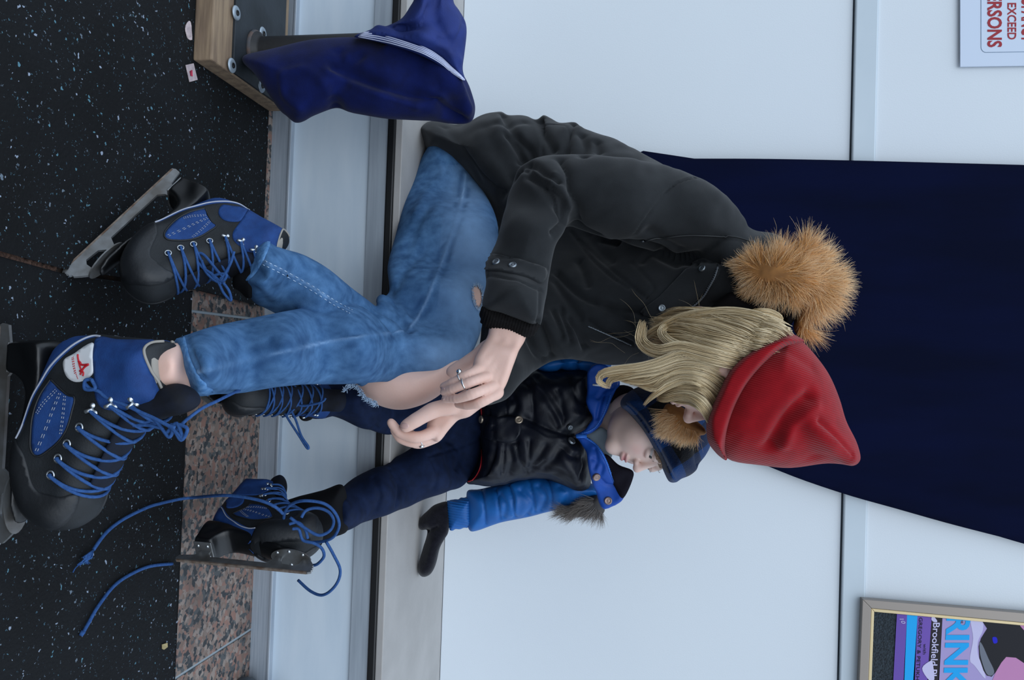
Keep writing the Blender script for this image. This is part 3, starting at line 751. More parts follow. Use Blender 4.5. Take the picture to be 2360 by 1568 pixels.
# right hand, back towards us
v = hand_vol((1000, 745), (1215, 945), 1.33)
v.pil([(1140, 740), (1128, 770), (1108, 800), (1094, 826), (1090, 850), (1100, 880), (1112, 912), (1122, 928), (1146, 918), (1166, 888), (1181, 848), (1197, 805), (1206, 778), (1210, 745)], [(1170, 760, 1.335), (1150, 830, 1.315), (1110, 870, 1.305), (1150, 905, 1.31)], .012, .0135, k=0)
FR = [([(1112, 850, 1.300), (1080, 863, 1.288), (1048, 879, 1.292), (1022, 891, 1.306)], .0088, .0064),
      ([(1124, 868, 1.297), (1088, 880, 1.280), (1050, 895, 1.284), (1023, 904, 1.300)], .0092, .0066),
      ([(1138, 890, 1.298), (1096, 906, 1.277), (1060, 918, 1.282), (1026, 920, 1.300)], .0094, .0066),
      ([(1148, 906, 1.300), (1112, 926, 1.288), (1082, 934, 1.296), (1056, 932, 1.312)], .0094, .0068)]
for p_, a, b_ in FR: fing(v, p_, a*.94, b_*.96, .0012)
fing(v, [(1125, 800, 1.335), (1092, 828, 1.345), (1062, 846, 1.350), (1040, 858, 1.352)], .012, .0078, .006)
for i, (kx, ky) in enumerate([(1100, 853), (1111, 869), (1128, 893), (1143, 907)]): v.ell(P(kx, ky, 1.296+.001*i), (.0088, .0075, .0088), None, .006)   # knuckles
for a, b_ in (((1165, 790), (1106, 850)), ((1170, 800), (1118, 868)), ((1175, 810), (1134, 890)), ((1180, 818), (1150, 900))):  # tendons
    v.cone(P(a[0], a[1], 1.318), P(b_[0], b_[1], 1.300), .0018, .004, .008)
v.cone(P(1172, 765, 1.335), P(1190, 700, 1.36), .0235, .027, .012, (1.2, .8, 1.2))
bodyparts.append(v.mesh(1)); handR = Surf(*bodyparts[-1])
# left hand, palm turned up, thumb towards the curled fingers
v = hand_vol((890, 840), (1180, 1045), 1.37)
v.pil([(1090, 905), (1060, 912), (1030, 926), (1002, 944), (986, 972), (984, 1000), (1000, 1016), (1014, 1017), (1034, 992), (1054, 970), (1076, 948), (1098, 930)], [(1060, 935, 1.375), (1010, 980, 1.372)], .013, .015, k=0)
fing(v, [(1040, 938, 1.352), (1002, 945, 1.342), (965, 965, 1.336), (934, 984, 1.335)], .0125, .0088, .006)
fing(v, [(1008, 990, 1.366), (966, 1008, 1.352), (925, 1000, 1.348), (901, 974, 1.345)], .0100, .0068, .003)
fing(v, [(1008, 1003, 1.382), (962, 1019, 1.372), (926, 1012, 1.366), (908, 990, 1.362)], .0095, .0066, .003)
fing(v, [(1006, 1008, 1.398), (970, 1022, 1.39), (942, 1017, 1.384), (925, 1000, 1.38)], .0090, .0064, .003)
fing(v, [(1004, 1004, 1.412), (980, 1012, 1.406), (958, 1008, 1.402), (945, 998, 1.4)], .008, .006, .003)
v.cone(P(1070, 935, 1.372), P(1108, 907, 1.410), .021, .021, .012); v.cone(P(1108, 907, 1.410), P(1165, 868, 1.495), .021, .018, .01)
bodyparts.append(v.mesh(1)); handL = Surf(*bodyparts[-1])
# ankle, knees, torn-jeans knee
v = Vol(P(360, 700, 1.0)+Vector((-.10, -.25, -.12)), P(520, 930, 1.0)+Vector((.06, .22, .12)), .003)
v.pil([(330, 794), (375, 792), (400, 791), (420, 793), (470, 815), (480, 880), (440, 900), (405, 910), (380, 914), (335, 914)], [(380, 845, .903), (450, 845, .950)], .022, .034, k=0)
bodyparts.append(v.mesh(1))
v = Vol(P(800, 820, 1.45)+Vector((-.05, -.2, -.08)), P(1060, 960, 1.45)+Vector((.06, .2, .1)), .003)
v.pil([(790, 830), (812, 868), (826, 896), (850, 922), (885, 939), (922, 945), (960, 938), (1000, 920), (1032, 893), (1050, 860), (1040, 820)], [(930, 880, 1.42)], .05, .06, k=0)
kn = v.mesh(1); bodyparts.append(kn)
# hidden body under the clothes, one coarse figure
v = Vol((-.62, .9, .1), (.25, 2.05, 1.15), .008)
hipR, hipL = P(1070, 430, 1.78), P(1060, 520, 1.84); chest = P(1400, 560, 1.70)
v.chain([(P(1060, 400, 1.88), .065), (P(1200, 450, 1.85), .07), (P(1400, 560, 1.78), .08), (P(1560, 640, 1.70), .07), (P(1600, 700, 1.64), .042), (NK, .040), (Vector(Aw(0, -.03, -.05)), .040)], .03)
v.chain([(P(1050, 430, 1.84), .05), (P(1015, 620, 1.66), .04), (P(980, 780, 1.49), .028), (P(900, 800, 1.41), .02), (P(700, 800, 1.20), .018), (P(430, 845, .955), .018)], .02)
v.chain([(P(1055, 500, 1.88), .05), (P(1010, 700, 1.70), .045), (P(935, 870, 1.48), .04), (P(760, 720, 1.36), .032), (P(600, 620, 1.17), .026)], .02)
v.chain([(P(1600, 520, 1.60), .04), (P(1400, 460, 1.54), .028), (P(1240, 440, 1.50), .025), (P(1215, 600, 1.42), .022), (P(1185, 700, 1.36), .022)], .02)
v.chain([(P(1500, 760, 1.74), .04), (P(1400, 785, 1.72), .022), (P(1270, 790, 1.62), .018), (P(1165, 866, 1.495), .016), (P(1115, 902, 1.43), .016)], .02)
bodyparts.append(v.mesh(1))
V, Q = joinm(bodyparts)
wbody = obj('body', V, Q, m_skin, woman)
eyes(woman, Aw, Rw, 1.05)
# nails and rings
def nail(S, px, py, r=.0052, parent=woman):
    pts = [(px+r/.00074*math.cos(a)*1.25, py+r/.00074*math.sin(a)*.8) for a in np.linspace(0, 2*math.pi, 9)[:-1]]
    return patch('finger_nail', pts, S, m_nail, parent, off=.0005, step=3, n=3)
nail(handL, 932, 982, .0062); nail(handR, 1019, 896, .0035); nail(handR, 1019, 921, .003)
def ringo(c, axis, R_, r, stone=False):
    o = MB().torus(c, axis, R_, r, 26, 8).build('finger_ring', m_silver, woman)
    return o
a0, a1 = P(1086, 880, 1.281), P(1050, 895, 1.284); ringo(P(1071, 886, 1.282), a1-a0, .0096, .0016)
a0, a1 = P(1080, 863, 1.288), P(1048, 879, 1.292); ro = ringo(P(1062, 871, 1.290), a1-a0, .0092, .0011)
sp_ = P(1058, 857, 1.283); MB().lathe([(.0001, .003), (.003, .0022), (.0045, 0), (.0035, -.002)], Matrix.Translation(sp_) @ Matrix.Rotation(1.3, 4, 'X'), 14).build('stone_setting', m_silver, ro)
a0, a1 = P(1008, 1003, 1.382), P(962, 1019, 1.372); r3 = ringo(P(970, 1017, 1.374), a1-a0, .0092, .0012)
MB().lathe([(.0001, .003), (.003, .0022), (.005, 0), (.0035, -.002)], Matrix.Translation(P(972, 1029, 1.37)) @ Matrix.Rotation(1.2, 4, 'Y'), 14).build('stone_setting', m_silver, r3)

# jeans ----------------------------------------------------------
z6 = lambda pts: [(400+a/3.147, 540+b_/3.147) for a, b_ in pts]
z1 = lambda pts: [(850+a/2.376, 240+b_/2.376) for a, b_ in pts]
seamA = z1([(535, 380), (500, 560), (430, 780), (380, 920), (300, 1110), (225, 1220)])+z6([(1560, 718), (1200, 765), (900, 830), (500, 920), (180, 1000)])
seamF = z6([(640, 190), (800, 270), (1000, 380), (1170, 490), (1300, 560)])
vol = Vol((-.52, .83, .10), (.12, 2.02, .56), .0036)
near_leg = [(980, 350), (1000, 330), (1050, 345), (1090, 400), (1122, 450), (1146, 510), (1146, 570), (1130, 640), (1117, 720), (1098, 790), (1062, 850), (1025, 880), (985, 886), (920, 885), (840, 884), (740, 887), (640, 892), (560, 902), (497, 908), (455, 914), (437, 893), (420, 860), (406, 822), (398, 787), (418, 773), (520, 747), (620, 723), (720, 702), (800, 691), (845, 702), (868, 716), (869, 695), (880, 683), (896, 675), (897, 650), (893, 612), (905, 560), (925, 490), (945, 430), (962, 385)]
far_leg = [(604, 560), (618, 553), (645, 572), (700, 588), (760, 620), (820, 670), (900, 740), (985, 840), (1030, 860), (1010, 888), (930, 880), (850, 893), (820, 885), (780, 820), (720, 775), (660, 740), (612, 714), (585, 700), (556, 662), (554, 640), (572, 612), (590, 575)]
vol.pil(far_leg, [(590, 625, 1.145), (700, 680, 1.25), (830, 790, 1.38), (960, 850, 1.45)], .055, .062, k=0)
vol.pil(near_leg, [(1050, 400, 1.81), (1030, 550, 1.66), (1000, 700, 1.52), (965, 820, 1.42), (800, 800, 1.25), (620, 815, 1.09), (430, 845, .94)], .075, .08, k=.004)
vol.chain([(P(1060, 500, 1.88), .08), (P(1015, 700, 1.70), .07), (P(960, 830, 1.52), .055)], .01)
def wear(V, S):
    px, py, dep = topx(V[:, 0], V[:, 1], V[:, 2])
    w_ = .55*np.exp(-((px-1085)/55)**2)*((py > 380) & (py < 900))*(.6+.4*np.exp(-((py-620)/220)**2)) * (V[:, 1] < 1.9)
    w_ += .35*np.exp(-((px-1020)/70)**2-((py-820)/70)**2)
    for sm, wd, am in ((seamA, .0022, .55), (seamF, .0018, .5)):
        L = np.array([tuple(v) for v in S.line(sm, 6)])
        m = np.flatnonzero(((V > L.min(0)-.02) & (V < L.max(0)+.02)).all(1))
        d = segdist(V[m], L); w_[m] += am*np.exp(-(d/wd)**2)
    w_ += waves(V, .10, 45, 9, (1, 1, .4))*(w_ > .1)
    return w_
def dark(V, S):
    w_ = np.clip(waves(V, .22, 40, 4, (1, 1, .5)), 0, .5)
    L = np.array([tuple(v) for v in S.line(seamA, 6)]); m = np.flatnonzero(((V > L.min(0)-.03) & (V < L.max(0)+.03)).all(1)); d = segdist(V[m], L)
    w_[m] += .55*np.exp(-((d-.010)/.006)**2)*np.clip(.4+waves(V[m], .8, 110, 8), 0, 1)
    return w_
cr = [(seamA, .0028, -.0022), ([(x_+9, y_+5) for x_, y_ in seamA[:6]], .004, .0012), (seamF, .002, -.0018), ([(x_-6, y_+7) for x_, y_ in seamF], .002, -.0015),
      (z6([(1470, 545), (1560, 585), (1640, 630), (1700, 690)]), .008, .010), (z6([(1545, 380), (1600, 470), (1640, 560), (1670, 640)]), .008, .006), (z6([(1330, 480), (1450, 560), (1540, 640), (1590, 700)]), .009, .008),
      (z6([(1500, 460), (1600, 500), (1680, 600)]), .010, -.006), (z1([(330, 560), (250, 700), (200, 820)]), .012, .004), (z1([(300, 800), (200, 900), (150, 1000)]), .012, .005), (z1([(420, 380), (330, 470), (260, 600)]), .012, -.004),
      (z6([(1100, 640), (1200, 700), (1330, 720)]), .010, .004), (z6([(700, 780), (760, 860), (900, 900)]), .010, .003), (z6([(560, 180), (600, 250), (640, 330)]), .006, .003), (z6([(520, 280), (640, 300), (760, 420)]), .008, .004), (z6([(480, 380), (600, 420), (700, 520)]), .010, .004),
      (z6([(90, 730), (140, 880), (200, 1010), (300, 1150)]), .003, .003), (z6([(610, 120), (570, 210), (530, 290)]), .003, .003)]
jeans, jeanS = skin(vol, 'jeans', m_jean, woman, items=cr, wv=[(.0016, 38, 2, (1, 1, .6))], attrs={'wear': wear, 'dark': dark})
m_thread = M('white_cotton_thread', '#a9c0d8', .9); m_hem = M('denim_hem', '#5d87b3', .85, '#3e6a99', 120, bump=.0006, bscale=400, spec=.2)
patch('hem', [(398, 786), (407, 775), (420, 772), (428, 790), (440, 830), (460, 868), (498, 906), (478, 912), (455, 915), (437, 893), (420, 860), (406, 822)], jeanS, m_hem, woman, off=.0022, step=6, n=3)
patch('hem', [(602, 560), (622, 560), (612, 590), (596, 620), (580, 640), (560, 655), (556, 640), (574, 610)], jeanS, m_hem, woman, off=.002, step=6, n=3)
# stitching on the far leg
for k, dd in enumerate((-2, 8)):
    L = jeanS.line([(x_-dd*.55, y_+dd*.8) for x_, y_ in seamF], 10, .0006); mb = MB()
    for i in range(0, len(L)-1, 2): mb.tube([L[i], L[i+1]], .0006, 4)
    if mb.v: mb.build('stitching', m_thread, woman)
# small rip on the near knee and its frayed edge
rip = z6([(2165, 395), (2200, 375), (2225, 410), (2235, 460), (2225, 520), (2205, 545), (2185, 520), (2170, 470)])
patch('skin_in_rip', rip, jeanS, m_skin, woman, off=.0006, step=4, n=4)
mb = MB(); rr = spl(rip, 14, True); cx_, cy_ = rr.mean(0)
for i, (x_, y_) in enumerate(rr):
    if random.random() < .15: continue
    o_ = random.uniform(-4.5, 1.5); dx, dy = x_-cx_, y_-cy_; L_ = math.hypot(dx, dy); dx /= L_; dy /= L_
    pts = [(x_+dx*2, y_+dy*2), (x_-dx*random.uniform(1, 4)+random.uniform(-2, 2), y_-dy*random.uniform(1, 4)+random.uniform(-3, 3)), (x_+dx*random.uniform(1, 5)+random.uniform(-3, 3), y_+dy*random.uniform(2, 6))]
    hs = [jeanS.at(*q) for q in pts]
    if all(hs): mb.tube([h[0]+h[1]*(.0012+.0015*j) for j, h in enumerate(hs)], [.0006, .0005, .0003], 4)
o = mb.build('frayed_threads', m_thread, woman); o['kind'] = 'stuff'
# threads hanging round the bare far knee
kneeS = Surf(*kn); mb = MB()
edge = [(797, 898), (806, 888), (815, 885), (828, 896), (838, 910), (850, 921), (862, 926), (868, 933)]
for x_, y_ in spl(edge, 12):
    for _ in range(2):
        a_ = random.uniform(0, 6.28); l_ = random.uniform(3, 10)
        p0 = P(x_+random.uniform(-3, 3), y_+random.uniform(-3, 3), 1.375); p1 = P(x_+math.cos(a_)*l_*.6-2, y_+math.sin(a_)*l_*.6+2, 1.372); p2 = P(x_+math.cos(a_+.7)*l_-3, y_+math.sin(a_+.7)*l_+3, 1.37)
        mb.tube([p0, p1, p2], [.0007, .0006, .0003], 4)
o = mb.build('frayed_threads', m_thread, woman); o['kind'] = 'stuff'

# parka ----------------------------------------------------------
vol = Vol((-.60, 1.22, .24), (.16, 2.0, 1.12), .0038)
torso = [(960, 292), (985, 283), (1008, 280), (1050, 292), (1075, 286), (1110, 268), (1152, 257), (1172, 266), (1215, 269), (1236, 280), (1252, 264), (1272, 276), (1290, 292), (1327, 283), (1345, 312), (1375, 330), (1415, 346), (1455, 360), (1540, 385), (1640, 430), (1720, 520), (1745, 560), (1770, 640), (1790, 700), (1740, 735), (1640, 740), (1570, 765), (1510, 820), (1490, 842), (1440, 838), (1380, 838), (1300, 828), (1235, 850), (1160, 900), (1110, 900), (1090, 860), (1110, 760), (1125, 640), (1146, 560), (1143, 500), (1112, 445), (1062, 388), (1010, 348), (985, 345), (972, 320)]
vol.pil(torso, [(1040, 320, 1.83), (1100, 420, 1.82), (1250, 330, 1.86), (1350, 450, 1.80), (1550, 500, 1.70), (1720, 620, 1.60), (1550, 760, 1.62), (1380, 780, 1.66), (1200, 820, 1.64), (1130, 860, 1.60)], .06, .12, k=0)
vol.chain([(P(1050, 380, 1.90), .09), (P(1300, 430, 1.86), .13), (P(1500, 560, 1.78), .14), (P(1640, 660, 1.72), .11)], .02)
hoodp = [(1680, 560), (1715, 542), (1760, 536), (1800, 546), (1822, 580), (1830, 650), (1826, 720), (1780, 752), (1700, 742), (1650, 680), (1655, 610)]
vol.pil(hoodp, [(1740, 640, 1.60)], .05, .09, k=.02)
up_arm = [(1193, 396), (1215, 375), (1245, 361), (1300, 354), (1400, 358), (1500, 375), (1590, 400), (1660, 440), (1705, 490), (1730, 535), (1740, 575), (1690, 592), (1610, 592), (1540, 588), (1480, 570), (1440, 560), (1390, 548), (1340, 530), (1310, 522), (1270, 540), (1220, 500), (1190, 440)]
vol.pil(up_arm, [(1230, 430, 1.49), (1400, 460, 1.51), (1600, 490, 1.56), (1700, 550, 1.58)], .07, .078, k=.006)
fore = [(1193, 396), (1225, 385), (1270, 400), (1300, 440), (1312, 500), (1300, 535), (1284, 560), (1276, 590), (1266, 640), (1257, 690), (1247, 742), (1236, 754), (1200, 742), (1160, 728), (1115, 714), (1121, 660), (1119, 622), (1131, 586), (1148, 555), (1158, 510), (1172, 450)]
vol.pil(fore, [(1235, 430, 1.48), (1215, 560, 1.42), (1180, 720, 1.335)], .055, .060, k=.012)
farsl = [(1230, 700), (1330, 715), (1430, 745), (1500, 780), (1500, 840), (1440, 838), (1380, 836), (1300, 828), (1250, 845), (1205, 880), (1165, 920), (1120, 935), (1080, 940), (1062, 925), (1072, 880), (1090, 830), (1130, 780), (1180, 740)]
vol.pil(farsl, [(1440, 790, 1.66), (1260, 790, 1.57), (1150, 860, 1.47), (1080, 920, 1.41)], .05, .055, k=.004)
J = []
def cz(pts, w_, d_, kind='g'): J.append((z1(pts), w_, d_*(1.35 if abs(d_) > .005 else 1), kind))
cz([(1790, 400), (1680, 440), (1590, 520), (1520, 620), (1460, 710)], .0022, .0035)
cz([(1775, 404), (1665, 446), (1578, 524), (1505, 620)], .006, -.002)
cz([(832, 318), (900, 332), (965, 385), (1035, 425)], .008, .009); cz([(860, 350), (905, 400), (960, 440)], .008, .007)
cz([(1050, 292), (1090, 370), (1105, 470), (1138, 555), (1142, 640)], .008, .012, 's'); cz([(870, 390), (945, 440), (1005, 520), (1060, 610)], .008, .010)
cz([(1000, 470), (1060, 530), (1072, 620)], .007, .008); cz([(1010, 400), (1060, 480), (1100, 560)], .010, -.006); cz([(900, 360), (980, 420), (1020, 500)], .010, -.006); cz([(1080, 640), (1040, 680), (1020, 700)], .008, .010)
cz([(510, 240), (620, 380), (740, 490)], .0028, .003); cz([(950, 110), (951, 200), (950, 280)], .003, .004); cz([(960, 108), (1040, 118), (1100, 150), (1096, 275)], .003, .004)
cz([(762, 170), (820, 250), (850, 310)], .008, .010); cz([(740, 60), (800, 170), (830, 240)], .010, .007); cz([(935, 62), (960, 150), (1010, 250)], .010, .009); cz([(1125, 105), (1090, 190), (1075, 270)], .010, .009)
cz([(820, 180), (880, 250), (900, 300)], .008, .008); cz([(1170, 170), (1190, 230), (1180, 280)], .010, .007); cz([(1250, 210), (1260, 260)], .010, .007); cz([(640, 120), (700, 250), (790, 380)], .016, .005); cz([(420, 130), (520, 250), (600, 400)], .014, .004)
cz([(700, 100), (770, 110), (850, 95)], .012, .005); cz([(720, 500), (780, 420), (820, 360)], .012, .008)
cz([(1140, 668), (1300, 738), (1450, 765), (1560, 790), (1680, 840), (1790, 850)], .010, .012); cz([(1150, 740), (1300, 880), (1520, 1065)], .0035, .004); cz([(1110, 700), (1250, 880), (1420, 1010)], .0035, .004); cz([(1520, 1062), (1560, 1010), (1500, 930), (1440, 870)], .0035, .003)
cz([(1030, 920), (1150, 1040), (1300, 1110), (1490, 1142)], .007, .009); cz([(1020, 960), (1100, 1090), (1160, 1180)], .008, .008); cz([(1200, 1185), (1300, 1250), (1440, 1310)], .005, .006); cz([(1300, 1120), (1420, 1200), (1480, 1250)], .010, .008)
cz([(1050, 1110), (1085, 1200), (1112, 1300)], .006, .008); cz([(1010, 1120), (1040, 1200), (1060, 1280)], .006, .007); cz([(930, 1180), (975, 1300), (1000, 1380)], .006, .009); cz([(870, 1270), (905, 1350), (960, 1400)], .006, .007); cz([(1100, 1160), (1150, 1250), (1180, 1330)], .006, .008); cz([(960, 1180), (1010, 1250), (1080, 1380)], .008, -.004)
cz([(1500, 770), (1640, 830), (1790, 845), (1900, 862)], .010, .010); cz([(1540, 700), (1620, 760), (1700, 800)], .012, .006); cz([(1500, 860), (1540, 820), (1600, 830), (1680, 870)], .010, .007); cz([(1150, 860), (1180, 930), (1200, 990)], .008, .006); cz([(1200, 700), (1260, 800), (1330, 860)], .012, .006)
cz([(650, 940), (780, 960), (950, 1020)], .003, .003); cz([(660, 830), (820, 850), (1010, 905)], .0028, .003); cz([(940, 1020), (930, 1120), (920, 1210)], .004, .003)
parka, parkS = skin(vol, 'parka', m_park, woman, items=J, wv=[(.0016, 30, 21), (.0008, 80, 22)])
# rib cuff
vol = Vol(P(1100, 700, 1.34)+Vector((-.03, -.06, -.03)), P(1245, 790, 1.34)+Vector((.03, .08, .03)), .002)
vol.pil([(1116, 705), (1180, 720), (1240, 745), (1240, 758), (1232, 772), (1206, 779), (1170, 768), (1130, 760), (1112, 752), (1106, 728)], [(1180, 745, 1.335)], .028, .033, k=0)
V, Q = vol.mesh(1); N = normals(V, Q); px, py, dp = topx(V[:, 0], V[:, 1], V[:, 2]); V = V+N*(.0011*np.sin((px*.96+py*.28)*.95))[:, None]
obj('rib_cuff', V, Q, m_knit, woman)
tab = patch('cuff_tab', [(1133, 586), (1200, 600), (1256, 618), (1248, 654), (1215, 640), (1160, 628), (1119, 621)], parkS, m_park, woman, off=.003, step=5, n=3, mx=.08)
for (x_, y_) in ((1145, 607), (1182, 615)):
    h = parkS.at(x_, y_); snap('snap_button', (h[0]+h[1]*.003, h[1]), .0072, m_steel, tab or woman)
fl = patch('placket', z1([(1805, 850), (1870, 858), (1925, 885), (1905, 960), (1820, 1050), (1700, 1150), (1600, 1178), (1490, 1142), (1590, 1062), (1700, 950)]), parkS, m_park, woman, off=.004, step=6, n=3)
for (x_, y_) in z1([(1832, 907), (1605, 1120)]):
    h = parkS.at(x_, y_)
    if h: snap('snap_button', (h[0]+h[1]*.004, h[1]), .0068, m_steel, fl)
m_zip = M('dark_zip_teeth', '#767c82', .35, metal=.6)
def zipper(S, pts, parent, mat, off=.004, step=.0028, w_=.0022, name='zip'):
    L = S.line(pts, 16, off); mb = MB(); acc = 0; last = L[0]
    mb.tube(L, w_*.9, 5, flat=.35)
    for i in range(1, len(L)):
        acc += (L[i]-L[i-1]).length
        if acc >= step and (L[i]-L[i-1]).length < .02:
            acc = 0; T = (L[i]-L[i-1]).normalized(); n_ = (CAM-L[i]).normalized(); B = T.cross(n_).normalized()
            mb.tube([L[i]-B*w_, L[i]+B*w_], step*.28, 4)
    return mb.build(name, mat, parent)
zipper(parkS, z1([(1918, 900), (1885, 975), (1835, 1050), (1755, 1112), (1670, 1160), (1590, 1182)]), woman, m_zip, off=.005)
zipper(parkS, z1([(1200, 1218), (1300, 1262), (1440, 1322)]), woman, m_zip, off=.001, w_=.0016)
L = parkS.line(z1([(1500, 745), (1600, 728), (1750, 716), (1900, 720), (2000, 736), (2100, 766)]), 8, .004)
dc = MB().tube(L, .0014, 6).build('drawcord', M('black_cord', '#15181a', .6), woman)
e0 = L[0]; T = (L[0]-L[3]).normalized(); MB().tube([e0-T*.002, e0+T*.011], [.0026, .0026], 8).build('cord_stop', m_steel, dc)
MB().torus(L[-1], L[-1]-L[-4], .003, .0008, 14, 6).build('cord_eyelet', m_steel, dc)
# ---------------------------------------------------------------- woman's hat, hair and fur ruff
z2 = lambda pts: [(1380+a/2.613, 520+b_/2.613) for a, b_ in pts]
def rib(m, vec, freq, dist):
    t = m.node_tree; b = t.nodes['Principled BSDF']; g = t.nodes.new('ShaderNodeTexCoord')
    d = t.nodes.new('ShaderNodeVectorMath'); d.operation = 'DOT_PRODUCT'; d.inputs[1].default_value = tuple(Vector(vec).normalized()*freq)
    nz = t.nodes.new('ShaderNodeTexNoise'); nz.inputs['Scale'].default_value = 9
    ad = t.nodes.new('ShaderNodeMath'); ad.operation = 'MULTIPLY_ADD'; ad.inputs[1].default_value = 5
    sn = t.nodes.new('ShaderNodeMath'); sn.operation = 'SINE'; bp = t.nodes.new('ShaderNodeBump'); bp.inputs['Strength'].default_value = 1; bp.inputs['Distance'].default_value = dist
    t.links.new(g.outputs['Object'], d.inputs[0]); t.links.new(g.outputs['Object'], nz.inputs[0]); t.links.new(nz.outputs[0], ad.inputs[0]); t.links.new(d.outputs['Value'], ad.inputs[2])
    t.links.new(ad.outputs[0], sn.inputs[0]); t.links.new(sn.outputs[0], bp.inputs['Height']); t.links.new(bp.outputs[0], b.inputs['Normal'])
m_hat = M('red_knit', '#840511', .9, '#920815', 40, spec=.15, sheen=.15); rib(m_hat, IX*-.3+IY*.95, 1850, .0004)
vol = Vol(P(1600, 740, 1.42)+Vector((-.04, -.16, -.04)), P(2010, 1110, 1.42)+Vector((.04, .16, .06)), .003)
hatp = z2([(1140, 650), (1020, 700), (910, 760), (840, 830), (780, 900), (730, 1000), (690, 1090), (668, 1170), (672, 1280), (715, 1350), (800, 1425), (980, 1450), (1150, 1460), (1350, 1430), (1450, 1432), (1530, 1445), (1565, 1425), (1575, 1390), (1550, 1300), (1490, 1180), (1450, 1040), (1390, 900), (1300, 780), (1210, 690)])
vol.pil(hatp, [(1760, 920, 1.42), (1900, 1000, 1.43), (1970, 1050, 1.44)], .06, .10, k=0)
hz = lambda *a: (z2(a[0]),)+a[1:]
hat, hatS = skin(vol, 'knit_hat', m_hat, woman, items=[hz([(1275, 1030), (1200, 1090), (1120, 1180), (1040, 1330)], .012, .016), hz([(1300, 1080), (1190, 1180), (1110, 1320)], .012, -.006), hz([(1330, 1180), (1430, 1260), (1530, 1380)], .005, .006), hz([(1290, 1200), (1400, 1330), (1500, 1420)], .012, -.005), hz([(1200, 1230), (1250, 1330), (1300, 1400)], .014, .006), hz([(1050, 700), (1150, 760), (1280, 850)], .012, .003)], wv=[(.0018, 22, 31)])
vol = Vol(P(1600, 740, 1.42)+Vector((-.04, -.16, -.04)), P(1880, 1110, 1.42)+Vector((.04, .16, .04)), .003)
brim = z2([(1130, 645), (1000, 690), (900, 750), (830, 810), (770, 880), (720, 990), (680, 1080), (650, 1170), (655, 1290), (700, 1360), (745, 1400), (772, 1410), (768, 1330), (802, 1180), (862, 1040), (952, 900), (1092, 762), (1200, 712), (1240, 695), (1200, 670)])
vol.pil(brim, [(1710, 900, 1.42)], .012, .107, k=0)
for c_ in z2([(830, 900)]): pass
b_, brS = skin(vol, 'hat_cuff', m_hat, hat, wv=[(.0010, 30, 32)])

def strands(name, PT, Rr, mat, parent, tone=None, kind='stuff', sides=3):
    S, K, _ = PT.shape; T = np.gradient(PT, axis=1); T /= np.linalg.norm(T, axis=2, keepdims=True)+1e-9
    rv = RNG.normal(size=(S, 1, 3)); N = np.cross(T, rv); N /= np.linalg.norm(N, axis=2, keepdims=True)+1e-9; B = np.cross(T, N)
    V = np.zeros((S, K, sides, 3))
    for j in range(sides):
        a = 2*math.pi*j/sides; V[:, :, j] = PT+(N*math.cos(a)+B*math.sin(a))*Rr[:, :, None]
    idx = np.arange(S*K*sides).reshape(S, K, sides); Fq = []
    for j in range(sides):
        a, b2 = idx[:, :-1, j], idx[:, :-1, (j+1) % sides]; c, d = idx[:, 1:, (j+1) % sides], idx[:, 1:, j]
        Fq.append(np.stack([a, b2, c, d], -1).reshape(-1, 4))
    o = obj(name, V.reshape(-1, 3), np.concatenate(Fq), mat, parent)
    at = o.data.attributes.new('along', 'FLOAT', 'POINT'); at.data.foreach_set('value', np.broadcast_to(np.linspace(0, 1, K)[None, :, None], (S, K, sides)).astype(np.float32).ravel())
    tn = RNG.random(S) if tone is None else tone
    at = o.data.attributes.new('tone', 'FLOAT', 'POINT'); at.data.foreach_set('value', np.broadcast_to(tn[:, None, None], (S, K, sides)).astype(np.float32).ravel())
    o['kind'] = kind; return o
def strand_mat(name, along, tone, rough=.5, spec=.35):
    m = bpy.data.materials.new(name); m.use_nodes = True; t = m.node_tree; b = t.nodes['Principled BSDF']; b.inputs['Roughness'].default_value = rough; b.inputs['Specular IOR Level'].default_value = spec
    def ramp(attr, cols):
        a = t.nodes.new('ShaderNodeAttribute'); a.attribute_name = attr; r = t.nodes.new('ShaderNodeValToRGB')
        r.color_ramp.elements[0].color = lin(cols[0]); r.color_ramp.elements[1].color = lin(cols[-1])
        for i, c in enumerate(cols[1:-1]): r.color_ramp.elements.new((i+1)/(len(cols)-1)).color = lin(c)
        t.links.new(a.outputs['Fac'], r.inputs[0]); return r.outputs[0]
    A, B = ramp('along', along), ramp('tone', tone)
    mx = t.nodes.new('ShaderNodeMix'); mx.data_type = 'RGBA'; mx.inputs[0].default_value = .5; t.links.new(A, mx.inputs[6]); t.links.new(B, mx.inputs[7]); t.links.new(mx.outputs[2], b.inputs['Base Color'])
    return m
m_hair = strand_mat('blond_hair', ['#cfb88e', '#e0cca4', '#dcbc88'], ['#b09468', '#e0cca6', '#f0e2c4', '#cfae7a'], .42, .5)
m_hairb = M('blond_hair_mass', '#b09a70', .6, '#ccb48a', 60, stretch=(.4, 1, 1))
